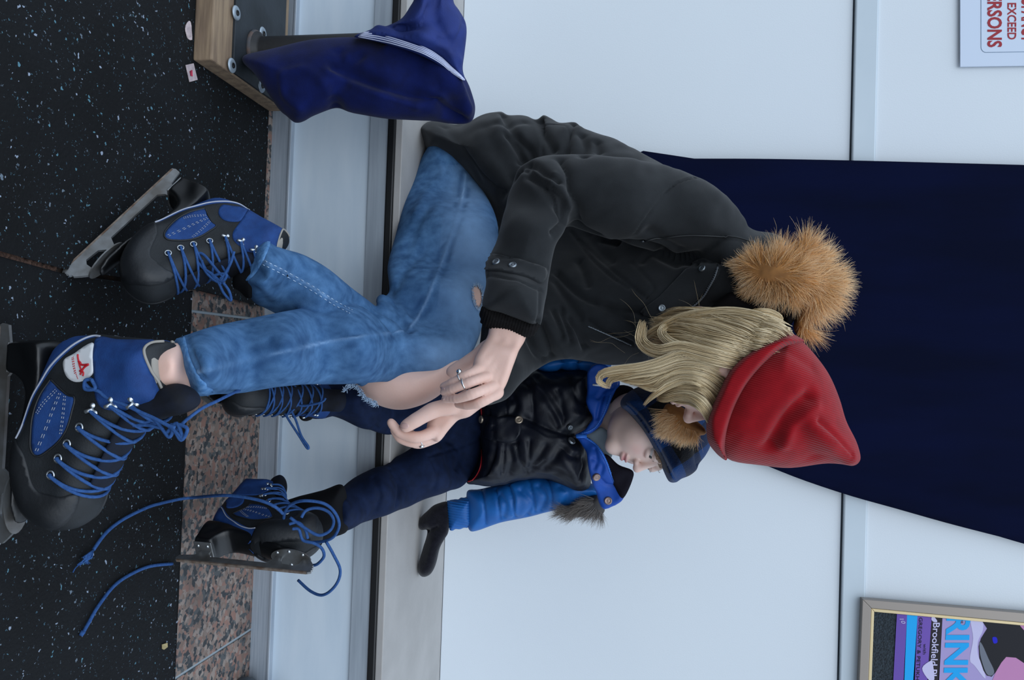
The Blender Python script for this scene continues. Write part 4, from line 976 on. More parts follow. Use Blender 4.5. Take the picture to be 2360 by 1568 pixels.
def lock(guide, w0, w1, n, K=22, wob=.35, r=.0005, mid=None):
    g = spl([tuple(P(a, b2, y)) for a, b2, y in guide], 8); t = np.linspace(0, len(g)-1, K); i = np.clip(t.astype(int), 0, len(g)-2); f = (t-i)[:, None]
    C = g[i]*(1-f)+g[i+1]*f; T = np.gradient(C, axis=0); T /= np.linalg.norm(T, axis=1, keepdims=True)
    vd = C-_C; vd /= np.linalg.norm(vd, axis=1, keepdims=True); Sd = np.cross(T, vd); Sd /= np.linalg.norm(Sd, axis=1, keepdims=True); Dp = np.cross(Sd, T)
    u = np.linspace(0, 1, K); wm = mid if mid is not None else (w0+w1)/2
    W = (w0*(1-u)**2+2*u*(1-u)*wm*1.15+w1*u*u)*.00072
    a = RNG.uniform(-1, 1, n); b2 = RNG.uniform(-1, 1, n)*.55
    ph = RNG.uniform(0, 6.3, n); fq = RNG.uniform(3, 8, n); am = RNG.uniform(.0, 1, n)*wob
    AA = a[:, None]+am[:, None]*np.sin(fq[:, None]*u[None]+ph[:, None])*u[None]*.8
    BB = b2[:, None]+am[:, None]*.4*np.cos(fq[:, None]*u[None]+ph[:, None]*2)
    PT = C[None]+Sd[None]*(AA*W[None])[:, :, None]+Dp[None]*(BB*W[None])[:, :, None]
    cut = RNG.uniform(.86, 1.0, n)
    # strands of different length: squeeze the parameter
    out = np.zeros_like(PT); 
    for s_ in range(n):
        q = u*cut[s_]*(K-1); j = np.clip(q.astype(int), 0, K-2); ff = (q-j)[:, None]; out[s_] = PT[s_, j]*(1-ff)+PT[s_, j+1]*ff
    R_ = np.full((n, K), r); R_[:, -4:] *= np.array([.9, .7, .45, .15])
    return out, R_
def yz(pts, y0, y1, ymid=None):
    q = z2(pts); n = len(q); return [(a, b2, y0+(y1-y0)*(i/(n-1))**2+(.035 if i == 0 else 0)) for i, (a, b2) in enumerate(q)]
G = []
def hl(pts, y0, y1, w0, w1, n, **k): G.append(lock(yz(pts, y0, y1), w0, w1, n, **k))
# hair falling over the collar
hl([(1000, 720), (900, 640), (760, 590), (600, 545), (470, 545), (360, 580)], 1.325, 1.47, 22, 14, 170, wob=.8)
hl([(960, 740), (840, 690), (680, 630), (520, 600), (400, 600), (300, 590)], 1.325, 1.46, 22, 14, 170, wob=.7)
hl([(900, 760), (780, 720), (640, 690), (500, 650), (400, 640), (330, 610)], 1.322, 1.45, 24, 14, 190, wob=.6)
hl([(880, 800), (740, 770), (600, 730), (480, 700), (380, 690), (290, 660)], 1.32, 1.44, 22, 14, 180, wob=.6)
hl([(850, 830), (720, 800), (600, 770), (480, 740), (380, 760), (300, 740), (252, 690), (258, 620), (270, 575)], 1.318, 1.43, 18, 9, 150, wob=.5)
hl([(860, 850), (700, 790), (560, 750), (430, 700), (380, 640), (440, 590), (560, 570)], 1.322, 1.44, 12, 6, 70, wob=.6)
hl([(870, 545), (960, 518), (1040, 525), (1095, 560), (1060, 592), (960, 570), (905, 530)], 1.42, 1.44, 8, 5, 55, wob=.4)
hl([(1080, 640), (980, 570), (820, 535), (660, 535), (500, 560), (330, 640), (250, 700)], 1.33, 1.44, 18, 6, 140, wob=1.0)
hl([(1100, 680), (1060, 650), (960, 625), (860, 620), (760, 600)], 1.325, 1.40, 24, 20, 190, wob=.8)
hl([(1060, 700), (980, 685), (900, 670), (780, 640), (660, 610)], 1.322, 1.41, 26, 20, 200, wob=.8)
hl([(960, 745), (890, 725), (800, 700), (700, 670), (600, 650)], 1.33, 1.40, 26, 20, 200, wob=.7)
hl([(1110, 655), (1020, 620), (900, 600), (760, 560), (640, 560)], 1.33, 1.43, 26, 18, 120, wob=.8)
# bright front locks
hl([(810, 880), (660, 805), (500, 785), (370, 830), (250, 860), (130, 872), (20, 895), (5, 945), (70, 975)], 1.33, 1.40, 16, 5, 150, wob=.45)
hl([(800, 910), (660, 835), (500, 815), (350, 865), (230, 885), (140, 905), (70, 930), (55, 975)], 1.33, 1.40, 16, 5, 140, wob=.5)
hl([(770, 940), (640, 870), (500, 850), (370, 890), (280, 930), (170, 925), (100, 905)], 1.33, 1.40, 17, 6, 150, wob=.5)
hl([(750, 985), (630, 905), (500, 890), (400, 930), (330, 975), (240, 945), (180, 950)], 1.33, 1.40, 15, 6, 150, wob=.5)
hl([(720, 1030), (620, 950), (520, 930), (430, 960), (350, 1010), (300, 1050), (270, 1085)], 1.33, 1.41, 10, 3, 120, wob=.5)
hl([(700, 1080), (640, 1000), (560, 975), (460, 985), (380, 1015), (320, 1020)], 1.33, 1.41, 9, 5, 110, wob=.5)
hl([(672, 1150), (630, 1080), (560, 1030), (480, 1020), (400, 1040), (350, 1030)], 1.325, 1.40, 13, 8, 170, wob=.5)
hl([(670, 1170), (620, 1100), (550, 1060), (470, 1050), (400, 1030)], 1.325, 1.40, 9, 5, 100, wob=.5)
PT = np.concatenate([g[0] for g in G]); Rr_ = np.concatenate([g[1] for g in G])
hair = strands('hair', PT, Rr_, m_hair, woman)
# single flyaway hairs
FL = []
for i in range(20):
    x0, y0 = random.uniform(1440, 1700), random.uniform(735, 830); a = random.uniform(2.4, 4.2)
    p = [(x0, y0, 1.40)]
    for k in range(4):
        a += random.uniform(-.6, .6); x0 += math.cos(a)*random.uniform(18, 34); y0 += math.sin(a)*random.uniform(18, 34); p.append((x0, y0, 1.41+.015*k))
    FL.append(lock(p, .5, .5, 1, r=.0001))
for p in ([(1775, 560), (1790, 530), (1782, 500)], [(1905, 700), (1940, 735), (1950, 770)]): FL.append(lock([(a, b2, 1.5) for a, b2 in p], .5, .5, 1, r=.0002))
strands('flyaway_hair', np.concatenate([g[0] for g in FL]), np.concatenate([g[1] for g in FL]), m_hair, woman)
# mass below the strands
vol = Vol(P(1380, 700, 1.42)+Vector((-.03, -.12, -.04)), P(1850, 1000, 1.42)+Vector((.04, .16, .04)), .003)
vol.pil(z2([(1090, 650), (900, 640), (760, 600), (600, 560), (480, 570), (380, 620), (330, 690), (400, 720), (520, 730), (640, 750), (760, 800), (820, 850), (900, 780), (1000, 720)]), [(1700, 790, 1.41), (1560, 780, 1.46), (1500, 780, 1.49)], .02, .025, k=0)
vol.pil(z2([(800, 880), (700, 840), (560, 810), (440, 830), (370, 870), (330, 910), (380, 950), (430, 960), (520, 930), (620, 950), (700, 1020), (740, 960)]), [(1650, 870, 1.375), (1540, 860, 1.39)], .012, .018, k=.01)
for q_ in ((0, -.025, .02, (.074, .077, .080)), (0, -.040, -.03, (.062, .045, .07))): vol.ell(Aw(*q_[:3]), np.array(q_[3])*1.10, Rw, .01)
skin(vol, 'hair_mass', m_hairb, woman)

# fur ------------------------------------------------------------
m_fur = strand_mat('fox_fur', ['#7a5430', '#cf8a42', '#efb878', '#fae6c8'], ['#d8944a', '#f0b870', '#fce0b4', '#6e5a48', '#e09a4a'], .6, .2)
m_furb = M('fox_fur_base', '#7c5228', .9, '#9c6a36', 40)
def fur(name, poly, where, field, lpx, n, mat, parent, Kp=7, r=.00045, lift=.5, curl=.35, dark=None, blond=None, inset=10, lfn=None):
    poly = np.array(poly); lo, hi = poly.min(0), poly.max(0); TN = []; PTs = []; fld = np.array(field, float)
    px = RNG.uniform(lo[0], hi[0], n*5); py = RNG.uniform(lo[1], hi[1], n*5); ok = sd2(px, py, spl(poly, 4, True)) < -inset; px, py = px[ok][:n], py[ok][:n]
    for x_, y_ in zip(px, py):
        if callable(where): h = where(x_, y_)
        else: h = where.at(x_, y_)
        if h is None: continue
        w_ = 1/(((fld[:, 0]-x_)**2+(fld[:, 1]-y_)**2)+200)**1.5; d = (fld[:, 2:4]*w_[:, None]).sum(0)/w_.sum(); d = d/np.linalg.norm(d)
        # tufts: neighbours lean together
        tx = math.sin(x_*.13+y_*.07)*.35+math.sin(y_*.17-x_*.05)*.3
        a = math.atan2(d[1], d[0])+tx+random.gauss(0, .16); L = lpx*random.uniform(.55, 1.15)*.00075*(lfn(x_, y_) if lfn else 1)
        v0 = (IX*math.cos(a)+IY*math.sin(a)); nn = h[1]; v0 = (v0-nn*v0.dot(nn)*.6).normalized()
        q = []; p_ = h[0]-nn*.004; b2 = random.gauss(0, curl); dd = (v0+nn*lift*random.uniform(.5, 1.2)).normalized(); side = v0.cross(nn)
        for k in range(Kp):
            q.append(tuple(p_)); f = k/(Kp-1); dd = (dd+side*b2*.16-nn*.09*lift+Vector((0, 0, -.03))).normalized(); p_ = p_+dd*(L/(Kp-1))
        PTs.append(q); tn_ = random.choice([random.uniform(0, .62), random.uniform(.88, 1)])
        if dark is not None and segdist(np.array([[x_, y_, 0.]]), np.array(dark, float), 1e9)[0] < random.uniform(4, 26): tn_ = .75
        if blond is not None and random.random() < blond(x_, y_): tn_ = random.uniform(.42, .56)
        TN.append(tn_)
    PT = np.array(PTs); R_ = np.linspace(1, .12, Kp)[None, :]*r*RNG.uniform(.7, 1.3, (len(PT), 1))
    return strands(name, PT, R_, mat, parent, tone=np.array(TN))
ruff = z2([(760, 215), (850, 185), (930, 150), (1020, 150), (1120, 120), (1220, 100), (1310, 150), (1390, 240), (1440, 300), (1440, 390), (1390, 470), (1320, 540), (1260, 560), (1290, 620), (1270, 680), (1210, 670), (1160, 610), (1200, 520), (1180, 450), (1000, 420), (900, 420), (850, 380), (830, 300), (770, 240)])
vol = Vol(P(1640, 530, 1.5)+Vector((-.04, -.14, -.04)), P(1960, 800, 1.5)+Vector((.04, .16, .06)), .0035)
vol.pil(ruff, [(1700, 610, 1.50), (1800, 640, 1.485), (1900, 650, 1.50), (1880, 740, 1.50)], .03, .045, k=0)
o, ruffS = skin(vol, 'fur_ruff', m_furb, woman, wv=[(.004, 60, 41)])
fieldw = [(1670, 600, -1, -.25), (1700, 580, -.5, -.6), (1760, 570, .3, -.8), (1850, 560, .65, -.8), (1900, 590, .8, -.55), (1940, 640, 1, -.05), (1930, 690, .9, .4), (1890, 740, .6, .6), (1880, 780, .5, .8), (1700, 650, -.5, .8), (1740, 680, -.3, 1), (1790, 680, .1, 1), (1830, 690, .3, .9), (1850, 640, .9, .1), (1700, 592, -.5, -.9), (1740, 600, 0, -1), (1780, 608, .4, -.8), (1820, 618, .8, -.4), (1712, 634, -.6, .8), (1750, 648, -.3, 1), (1790, 657, 0, 1), (1830, 668, .5, .8), (1680, 612, -1, .1)]
fur('fur_strands', ruff, ruffS, fieldw, 66, 7600, m_fur, woman, r=.00045, lift=.30, inset=13, lfn=lambda x, y: min(1.1, max(.5, (x-1640)/140)), dark=[(1690, 600, 0), (1725, 622, 0), (1765, 632, 0), (1800, 640, 0)], blond=lambda x, y: .65 if x > 1850 else .15)
fr2 = [(1530, 940), (1540, 930), (1575, 940), (1600, 965), (1622, 985), (1628, 1000), (1610, 1005), (1580, 1005), (1550, 998), (1528, 985), (1520, 960)]
vol = Vol(P(1490, 900, 1.52)+Vector((-.04, -.1, -.04)), P(1660, 1050, 1.52)+Vector((.04, .12, .04)), .003)
vol.pil(fr2, [(1570, 970, 1.53)], .02, .03, k=0)
o, f2S = skin(vol, 'fur_ruff', m_furb, woman)
fur('fur_strands', fr2, f2S, [(1530, 940, -.6, .5), (1540, 980, -.6, .8), (1580, 1000, -.3, 1), (1620, 1000, -.1, 1), (1580, 960, -.5, .8)], 50, 2300, m_fur, woman, r=.00055, lift=.2, blond=lambda x, y: .8)
# dark hood lining between ruff and hat
vol = Vol(P(1660, 640, 1.5)+Vector((-.04, -.1, -.04)), P(1870, 800, 1.5)+Vector((.04, .14, .04)), .0035)
vol.pil(z2([(800, 400), (900, 450), (1010, 425), (1190, 440), (1205, 520), (1150, 610), (1125, 650), (1090, 630), (1110, 560), (1020, 510), (860, 530), (640, 540), (700, 470)]), [(1760, 700, 1.49)], .012, .03, k=0)
skin(vol, 'hood_lining', M('black_fleece', '#0d0b0c', .95, spec=.1), woman)
# ---------------------------------------------------------------- ice skates (built once in their own frame: x forward, z up, y across)
U = .00054
zs = lambda pts: [(x/2.85, 720+y/2.85) for x, y in pts]
SO = Vector((P(0, 745, .905).x, .905, 0))
def SK(pts, Y=.885):
    out = []
    for a, b2 in pts: q = P(a, b2, Y); out.append((q.x-SO.x, q.z))
    return out
class Loc:
    @staticmethod
    def corners(poly, T): return [Vector((a, y, b2)) for a, b2 in poly for y in (-T*1.1, T*1.1)]
    @staticmethod
    def to2(X, Y, Z): return X+0*Y+0*Z, Z+0*X+0*Y, Y+0*X+0*Z
m_boot = M('black_skate_boot', '#131619', .6, '#1a1e22', 40, bump=.0003, bscale=500, spec=.4)
m_toe = M('black_toe_rubber', '#101215', .5, '#1a1d21', 18, bump=.0003, bscale=200)
m_blue = M('blue_nylon', '#163569', .75, '#1b3f78', 60, bump=.0004, bscale=700, spec=.3)
m_piping = M('grey_piping', '#a0a5b2', .6); m_lin = M('beige_lining', '#8f8a82', .8); m_blk = M('black_plastic', '#08090b', .35)
m_blade = M('worn_steel', '#8d8f90', .38, '#6d6a66', 26, metal=.75, bump=.0002, bscale=90); m_rust = M('rusty_edge', '#5b4638', .7, '#83796f', 60, metal=.3)
m_eye = M('nickel_eyelet', '#c3c8cc', .25, metal=.9); m_lace = M('blue_lace', '#28497c', .8, '#32568c', 200, bump=.0008, bscale=900, spec=.2)
m_badge = M('white_badge', '#cfd0d2', .4); m_badred = M('badge_red', '#b3141f', .5); m_tong = M('dark_tongue', '#0a0c12', .8, '#101726', 30, spec=.25)

vol = Vol((-.03, -.065, .0), (.30, .065, .30), .0022)
bootp = SK(Y=.874, pts=[(108, 812), (125, 790), (150, 776), (200, 769), (260, 775), (330, 781), (374, 788), (379, 810), (378, 850), (382, 900), (380, 926), (356, 938), (322, 955), (292, 982), (264, 1015), (243, 1052), (222, 1092), (206, 1132), (196, 1172), (170, 1212), (132, 1230), (88, 1222), (52, 1192), (30, 1140), (22, 1080), (28, 1020), (46, 970), (78, 880)])
A = lambda px, py: SK([(px, py)])[0]
ct = [A(60, 1150)+(0, .043), A(120, 1190)+(0, .041), A(60, 1060)+(0, .045), A(100, 950)+(0, .038), A(130, 830)+(0, .033), A(200, 860)+(0, .033), A(200, 1020)+(0, .036), A(280, 860)+(0, .035), A(360, 850)+(0, .040), A(180, 1130)+(0, .036)]
vol.pil(bootp, ct, .030, .04, k=0, mapper=Loc)
V, Q = vol.mesh(2); bootS = Surf(V, Q)
def side(s):
    def pr(a, b2):
        h = bootS.b.ray_cast(Vector((a, s*.2, b2)), Vector((0, -s, 0)))
        return None if h[0] is None else (h[0], h[1] if h[1].y*s > 0 else -h[1])
    return pr
boot0 = obj('ice_skate', V, Q, m_boot, None)
PARTS = []
def sp(o):
    if o is not None: o.parent = boot0; PARTS.append(o)
    return o
def lpatch(name, pts, mat, s, off=.0012, step=.004, n=4):
    return sp(patch(name, SK(pts, .874), None, mat, None, off=off, step=step, n=n, proj=side(s), sink=.002, mx=.05))
def lline(pts, s, off=.0008, n=8, Y=.874):
    out = []
    for q in spl(SK(pts, Y), n):
        h = side(s)(q[0], q[1])
        if h: out.append(h[0]+h[1]*off)
    return out
for s in (-1, 1):
    lpatch('toe_cap', zs([(95, 785), (170, 838), (240, 912), (270, 1000), (290, 1100), (330, 1168), (400, 1190), (470, 1205), (540, 1190), (520, 1290), (440, 1392), (310, 1432), (205, 1395), (130, 1290), (82, 1100), (68, 940), (76, 840)]), m_toe, s, .0018)
    lpatch('lower_panel', zs([(322, 250), (400, 172), (520, 158), (630, 160), (585, 178), (500, 262), (400, 362), (320, 470), (250, 600), (200, 720), (162, 826), (112, 780), (182, 600), (252, 420)]), m_blue, s, .0010)
    lpatch('side_panel', zs([(390, 450), (440, 500), (500, 540), (555, 562), (545, 640), (520, 740), (470, 820), (400, 885), (330, 930), (295, 890), (285, 760), (300, 660), (340, 540)]), m_blue, s, .0010)
    L = lline(zs([(390, 440), (500, 535), (560, 560), (548, 650), (522, 745), (472, 828), (400, 895), (330, 938), (286, 890), (277, 760), (292, 655), (335, 530), (390, 440)]), s, .0006)
    if len(L) > 4: sp(MB().tube(L, .0013, 6).build('panel_edge', m_toe))
    lpatch('ankle_cuff', zs([(650, 166), (780, 184), (900, 186), (1020, 192), (1022, 260), (1036, 360), (1062, 470), (1072, 560), (1010, 632), (900, 640), (770, 630), (712, 560), (700, 450), (690, 300), (672, 225)]), m_blue, s, .0014)
    L = lline(zs([(655, 165), (600, 162), (540, 205), (470, 272), (370, 372), (300, 482), (240, 590), (200, 700), (167, 828)]), s, .0012)
    if len(L) > 4: sp(MB().tube(L, .0017, 6, flat=.6).build('piping', m_piping))
    L = lline(zs([(1060, 196), (1026, 210), (1020, 262), (1042, 380), (1070, 470), (1076, 560), (1020, 636)]), s, .0012)
    if len(L) > 4: sp(MB().tube(L, .0017, 6).build('collar_piping', m_lin))
    for pl in ([(430, 505), (360, 585), (312, 660)], [(440, 515), (370, 595), (322, 668)], [(455, 530), (395, 700), (312, 915)], [(468, 532), (408, 702), (326, 918)], [(490, 548), (486, 680), (470, 800)], [(502, 550), (498, 682), (482, 800)]):
        L = lline(zs(pl), s, .0016, 10)
        if len(L) > 4:
            mb = MB()
            for i in range(0, len(L)-1, 2): mb.tube([L[i], L[i+1]], .00045, 4)
            sp(mb.build('panel_stitching', m_piping))
    if s == -1:
        lpatch('badge', zs([(650, 208), (680, 260), (692, 340), (690, 398), (640, 440), (572, 458), (512, 430), (484, 372), (488, 312), (560, 272)]), m_badge, s, .0020)
        mb = MB()
        for pl in ([(585, 280), (592, 315), (612, 345), (668, 343)], [(668, 343), (636, 362), (616, 388), (606, 410)], [(612, 345), (604, 330), (590, 322)], [(600, 385), (628, 395), (625, 418)], [(592, 318), (600, 350), (616, 388)]):
            L = lline(zs(pl), s, .0024, 5)
            if len(L) > 1: mb.tube(L, .0012, 5)
        sp(mb.build('badge_emblem', m_badred))
        mb = MB()
        for pl in ([(555, 295), (562, 350), (574, 405), (588, 440)], [(546, 300), (553, 352), (566, 408)]):
            L = lline(zs(pl), s, .0022, 8)
            for i in range(0, len(L)-1, 2): mb.tube([L[i], L[i+1]], .0006, 4)
        sp(mb.build('badge_lettering', m_badred))
    else:
        lpatch('ankle_panel', zs([(650, 208), (680, 260), (692, 340), (690, 398), (640, 440), (572, 458), (512, 430), (484, 372), (488, 312), (560, 272)]), m_blue, s, .0016)
# sole, heel block, blade, plates
fl_ = lambda pts: [(a*U, b2*U) for a, b2 in pts]
vol = Vol((-.01, -.06, .02), (.30, .06, .11), .0022)
vol.pil(fl_([(38, 160), (36, 120), (42, 66), (60, 62), (110, 62), (122, 90), (150, 118), (210, 112), (330, 80), (400, 72), (440, 76), (456, 84), (446, 92), (400, 94), (330, 104), (190, 150), (130, 168), (60, 172)]), [(90*U, 100*U, 0, .026), (60*U, 150*U, 0, .032), (180*U, 130*U, 0, .028), (330*U, 90*U, 0, .022), (450*U, 80*U, 0, .012), (400*U, 80*U, 0, .017)], .006, .035, k=0, mapper=Loc, n=3)
V, Q = vol.mesh(1); sp(obj('sole', V, Q, m_blk, None))
bl = MB().prism(fl_([(5, 0), (0, 10), (4, 27), (38, 32), (58, 36), (68, 50), (72, 64), (104, 64), (106, 46), (122, 31), (335, 29), (350, 50), (354, 68), (376, 68), (380, 46), (394, 31), (440, 27), (452, 38), (456, 68), (478, 68), (494, 52), (506, 38), (504, 31), (511, 27), (507, 21), (513, 16), (508, 10), (512, 5), (500, 0)]), 1, -.0021, .0021, lambda a, b2, t_: Vector((a, t_, b2))).build('blade', m_blade, smooth=False, bevel=.0006); sp(bl)
sp(MB().box((.004, -.0024, -.0005), (.268, .0024, .0025)).build('blade_edge', m_rust, smooth=False))
ov = [((408+74*math.cos(a))*U, (.020*math.sin(a))) for a in np.linspace(0, 2*math.pi, 28)[:-1]]
sp(MB().prism(ov, 2, 67*U, 71*U, lambda a, b2, t_: Vector((a, b2, t_))).build('front_plate', m_blade, smooth=False, bevel=.0006))
sp(MB().box((44*U, -.021, 60*U), (112*U, .021, 65*U)).build('rear_plate', m_blade, smooth=False, bevel=.001))
for a, b2, z in ((360, .010, 67), (360, -.010, 67), (405, .015, 67), (405, -.015, 67), (455, .010, 67), (455, -.010, 67), (60, .012, 60), (60, -.012, 60), (96, .012, 60), (96, -.012, 60)):
    sp(MB().lathe([(.0001, -.0018), (.0024, -.0012), (.0036, .0005)], Matrix.Translation((a*U, b2, z*U)), 12).build('rivet', m_eye))
# tongue and padded lining
vol = Vol((.02, -.06, .08), (.24, .06, .32), .0024)
vol.pil(SK(Y=.878, pts=[(300, 930), (350, 905), (392, 885), (424, 892), (444, 915), (440, 940), (412, 956), (372, 965), (330, 985), (296, 1012), (268, 1048), (246, 1090), (222, 1130), (205, 1120), (230, 1060), (262, 1000)]), [A(410, 930)+(0, .024), A(320, 985)+(0, .028), A(240, 1080)+(0, .025)], .014, .028, k=0, mapper=Loc)
V, Q = vol.mesh(1); o = sp(obj('tongue', V, Q, m_tong, None)); tongS = Surf(V, Q)
vol = Vol((.0, -.06, .15), (.14, .06, .30), .0024)
vol.pil(SK(Y=.874, pts=[(356, 798), (372, 797), (377, 830), (379, 880), (375, 908), (362, 912), (356, 860)]), [A(384, 850)+(0, .028)], .010, .028, k=0, mapper=Loc); V, Q = vol.mesh(1); sp(obj('lining', V, Q, m_lin, None))
# eyelets, hooks and lacing
EYE = zs([(412, 1058), (460, 952), (520, 857), (605, 750)]); HK = zs([(685, 640), (810, 602), (930, 592)])
ptsL = {}
for s in (-1, 1):
    for i, q in enumerate(EYE+HK):
        a, b2 = SK([q], .874)[0]; h = side(s)(a, b2)
        if h is None: h = bootS.near((a, s*.03, b2))
        c, nn = h[0]+h[1]*.0014, h[1]; ptsL[(s, i)] = (c, nn)
        if i < 4: sp(MB().torus(c, nn, .0046, .0013, 18, 7).build('eyelet', m_eye))
        else:
            mb = MB(); fw = Vector((.4, 0, -.9)).normalized(); fw = (fw-nn*fw.dot(nn)).normalized(); sdv = nn.cross(fw)
            for k in (-1, 1): mb.lathe([(.0001, .0022), (.0022, .0016), (.0036, -.0005)], disc_at((c+sdv*.0048*k-fw*.003, nn), 1, 0), 10)
            mb.tube([c-fw*.004, c+nn*.003, c+fw*.004+nn*.0045, c+fw*.006+nn*.002], [.002, .0022, .0024, .0016], 8)
            sp(mb.build('lace_hook', m_eye))
def arc_over(a, b2, n=13):
    """a lace running from one side of the boot over the tongue to the other"""
    res = []; fd = Vector((.62, 0, .78))
    for k in range(n):
        f = k/(n-1); p = a.lerp(b2, f); sdir = (a-b2).normalized()
        th = math.pi*(f-.5)*.72; d = (fd*math.cos(th)-sdir*math.sin(th)).normalized()
        best = None
        for S_ in (bootS, tongS):
            h = S_.b.ray_cast(p+d*.12, -d, .17)
            if h[0] is not None and (best is None or (h[0]-p).dot(d) > (best-p).dot(d)): best = h[0]
        res.append((best if best is not None else p)+d*.0046)
    res = [a]+res[1:-1]+[b2]
    for _ in range(2): res = [res[0]]+[res[i]*.5+(res[i-1]+res[i+1])*.25 for i in range(1, len(res)-1)]+[res[-1]]
    return [Vector(v) for v in spl(res, 2)]
lr = .0021
for i in range(6):
    for s in (-1, 1):
        a, na = ptsL[(s, i)]; b2, nb = ptsL[(-s, i+1)]
        sp(MB().tube([a-na*.001]+[a+na*.0022]+arc_over(a+na*.003, b2+nb*.003)+[b2+nb*.0015], lr, 7).build('lace', m_lace))
a, na = ptsL[(-1, 0)]; b2, nb = ptsL[(1, 0)]; sp(MB().tube([a-na*.001]+arc_over(a+na*.003, b2+nb*.003)+[b2-nb*.001], lr, 7).build('lace', m_lace))

def skate_matrix(heel, toe, ankle, mirror=False, length=.27):
    f = (toe-heel); sc_ = f.length/length; f.normalize(); u = ankle-heel; u = (u-f*u.dot(f)).normalized(); y = u.cross(f)
    if mirror: y = -y
    return Matrix(((f.x*sc_, y.x*sc_, u.x*sc_, heel.x), (f.y*sc_, y.y*sc_, u.y*sc_, heel.y), (f.z*sc_, y.z*sc_, u.z*sc_, heel.z), (0, 0, 0, 1)))
def place_skate(root, mtx, first=False, label=None):
    if first: o, ch = boot0, PARTS
    else:
        o = boot0.copy(); COL.objects.link(o); ch = []
        for p_ in PARTS:
            c = p_.copy(); COL.objects.link(c); c.parent = o; ch.append(c)
    o.parent = root; o.matrix_parent_inverse = Matrix.Identity(4); o.matrix_basis = Matrix.Translation(-root.location) @ mtx
    if label: o['label'] = label
    return o
def free(name, pts, r, parent, mat=None, n=6, taper=None):
    """lace through points (px,py,Y) or world vectors"""
    q = [tuple(P(*p)) if not isinstance(p, Vector) else tuple(p) for p in pts]
    L = [Vector(v) for v in spl(q, n)]
    return MB().tube(L, r, 7).build(name, mat or m_lace, parent)
# near skate: outer side towards us
H0 = SO.copy(); T0 = Vector((P(0, 1240, .905).x, .905, 0)); T0.x = H0.x+.27
M1 = skate_matrix(H0, T0, H0+Vector((.05, -.015, .2))); near_sk = place_skate(woman, M1, True)
heel = P(399, 388, 1.17); toe = P(147, 622, 1.02); ank = P(592, 606, 1.15)
M2 = skate_matrix(heel, toe, ank, True); far_sk = place_skate(woman, M2)
# bow and loose lace of the near skate
zq2 = lambda pts, Y0, Y1: [(x/2.85, 720+y/2.85, Y0+(Y1-Y0)*i/(len(pts)-1)) for i, (x, y) in enumerate(pts)]
free('loose_lace', zq2([(560, 470), (590, 500), (650, 520), (700, 560), (830, 612), (930, 660), (1010, 695), (1100, 742), (1150, 760)], .852, .86), .0022, near_sk.parent)
free('loose_lace', zq2([(600, 440), (625, 500), (560, 505), (560, 450), (600, 440)], .85, .852), .0022, woman)
for pl in ([(930, 650), (1000, 690), (1060, 760), (1110, 820), (1130, 770), (1060, 720), (960, 680)], [(1080, 730), (1140, 770), (1190, 840), (1230, 770), (1180, 740), (1120, 740)], [(1100, 740), (1170, 800), (1200, 835), (1160, 730), (1090, 800)], [(760, 690), (860, 740), (960, 740), (1060, 760)], [(700, 620), (800, 700), (900, 740), (1010, 700)]):
    free('loose_lace', zq2(pl, .87, .872), .0022, woman)
free('loose_lace', [(403, 995, .875), (430, 968, .885), (465, 942, .90), (500, 925, .93), (530, 910, .98), (552, 900, 1.03)], .0020, woman)
# bow of the far skate
z1f = lambda pts, Y: [(x/3.485, 350+y/3.485, Y) for x, y in pts]
for pl in ([(1570, 830), (1610, 815), (1650, 840), (1700, 900), (1745, 955), (1790, 1010), (1760, 1030), (1700, 980), (1640, 940), (1585, 880), (1570, 830)], [(1700, 980), (1730, 1020), (1790, 1040), (1820, 990), (1770, 980), (1710, 1000)], [(1740, 1020), (1770, 1080), (1800, 1140), (1855, 1195), (1840, 1120), (1790, 1050)], [(1620, 870), (1650, 960), (1720, 1030), (1780, 1060)], [(1880, 800), (1850, 900), (1800, 990), (1770, 1020)]):
    free('loose_lace', z1f(pl, 1.085), .0021, woman)
# dark sock tops
def sock(pts, Ys, R_, T_, parent, k=1):
    v_ = Vol(P(min(p[0] for p in pts), min(p[1] for p in pts), max(Ys))+Vector((-.08, -.16, -.08)), P(max(p[0] for p in pts), max(p[1] for p in pts), max(Ys))+Vector((.08, .12, .08)), .003)
    cx_ = sum(p[0] for p in pts)/len(pts); cy_ = sum(p[1] for p in pts)/len(pts)
    v_.pil(pts, [(cx_, cy_, sum(Ys)/2)], R_, T_, k=0); return skin(v_, 'sock', M('black_sock', '#0c0d10', .9, spec=.2), parent)
sock([(555, 620), (575, 600), (600, 620), (600, 660), (575, 690), (552, 672), (535, 660), (540, 630)], (1.14, 1.16), .03, .036, woman)
# ================================================================ the child
m_skc = M('skin_child', '#e6c8bb', .5, '#ebd0c4', 12, detail=3, sss=.15, spec=.3)
m_puff = M('navy_black_puffer', '#0a0e18', .5, '#0c111e', 30, spec=.35, bump=.0003, bscale=200)
m_sleeve = M('bright_blue_nylon', '#0d559c', .5, '#1160aa', 25, spec=.4, bump=.0003, bscale=220)
m_flap = M('royal_blue_collar', '#0d429a', .55, '#104ba8', 30, spec=.35, bump=.0005, bscale=90)
m_navyp = M('navy_trousers', '#0a1730', .85, '#0f1e3c', 60, spec=.2, bump=.0003, bscale=900)
m_mit = M('black_wool_mitten', '#0c0c14', .95, '#14141c', 120, spec=.1, sheen=.2, bump=.0008, bscale=400)
m_fleece = M('charcoal_fleece', '#16141c', .95, spec=.1, bump=.0005, bscale=500)
child = empty('person', P(1060, 1040, 1.85)); child.location.z = ZB
tag(child, 'small child in blue plaid hat and puffer jacket sitting against the white wall', 'person')
fc = Vector((.86, -.48, -.17)).normalized(); up_ = IX*.99-IY*.10
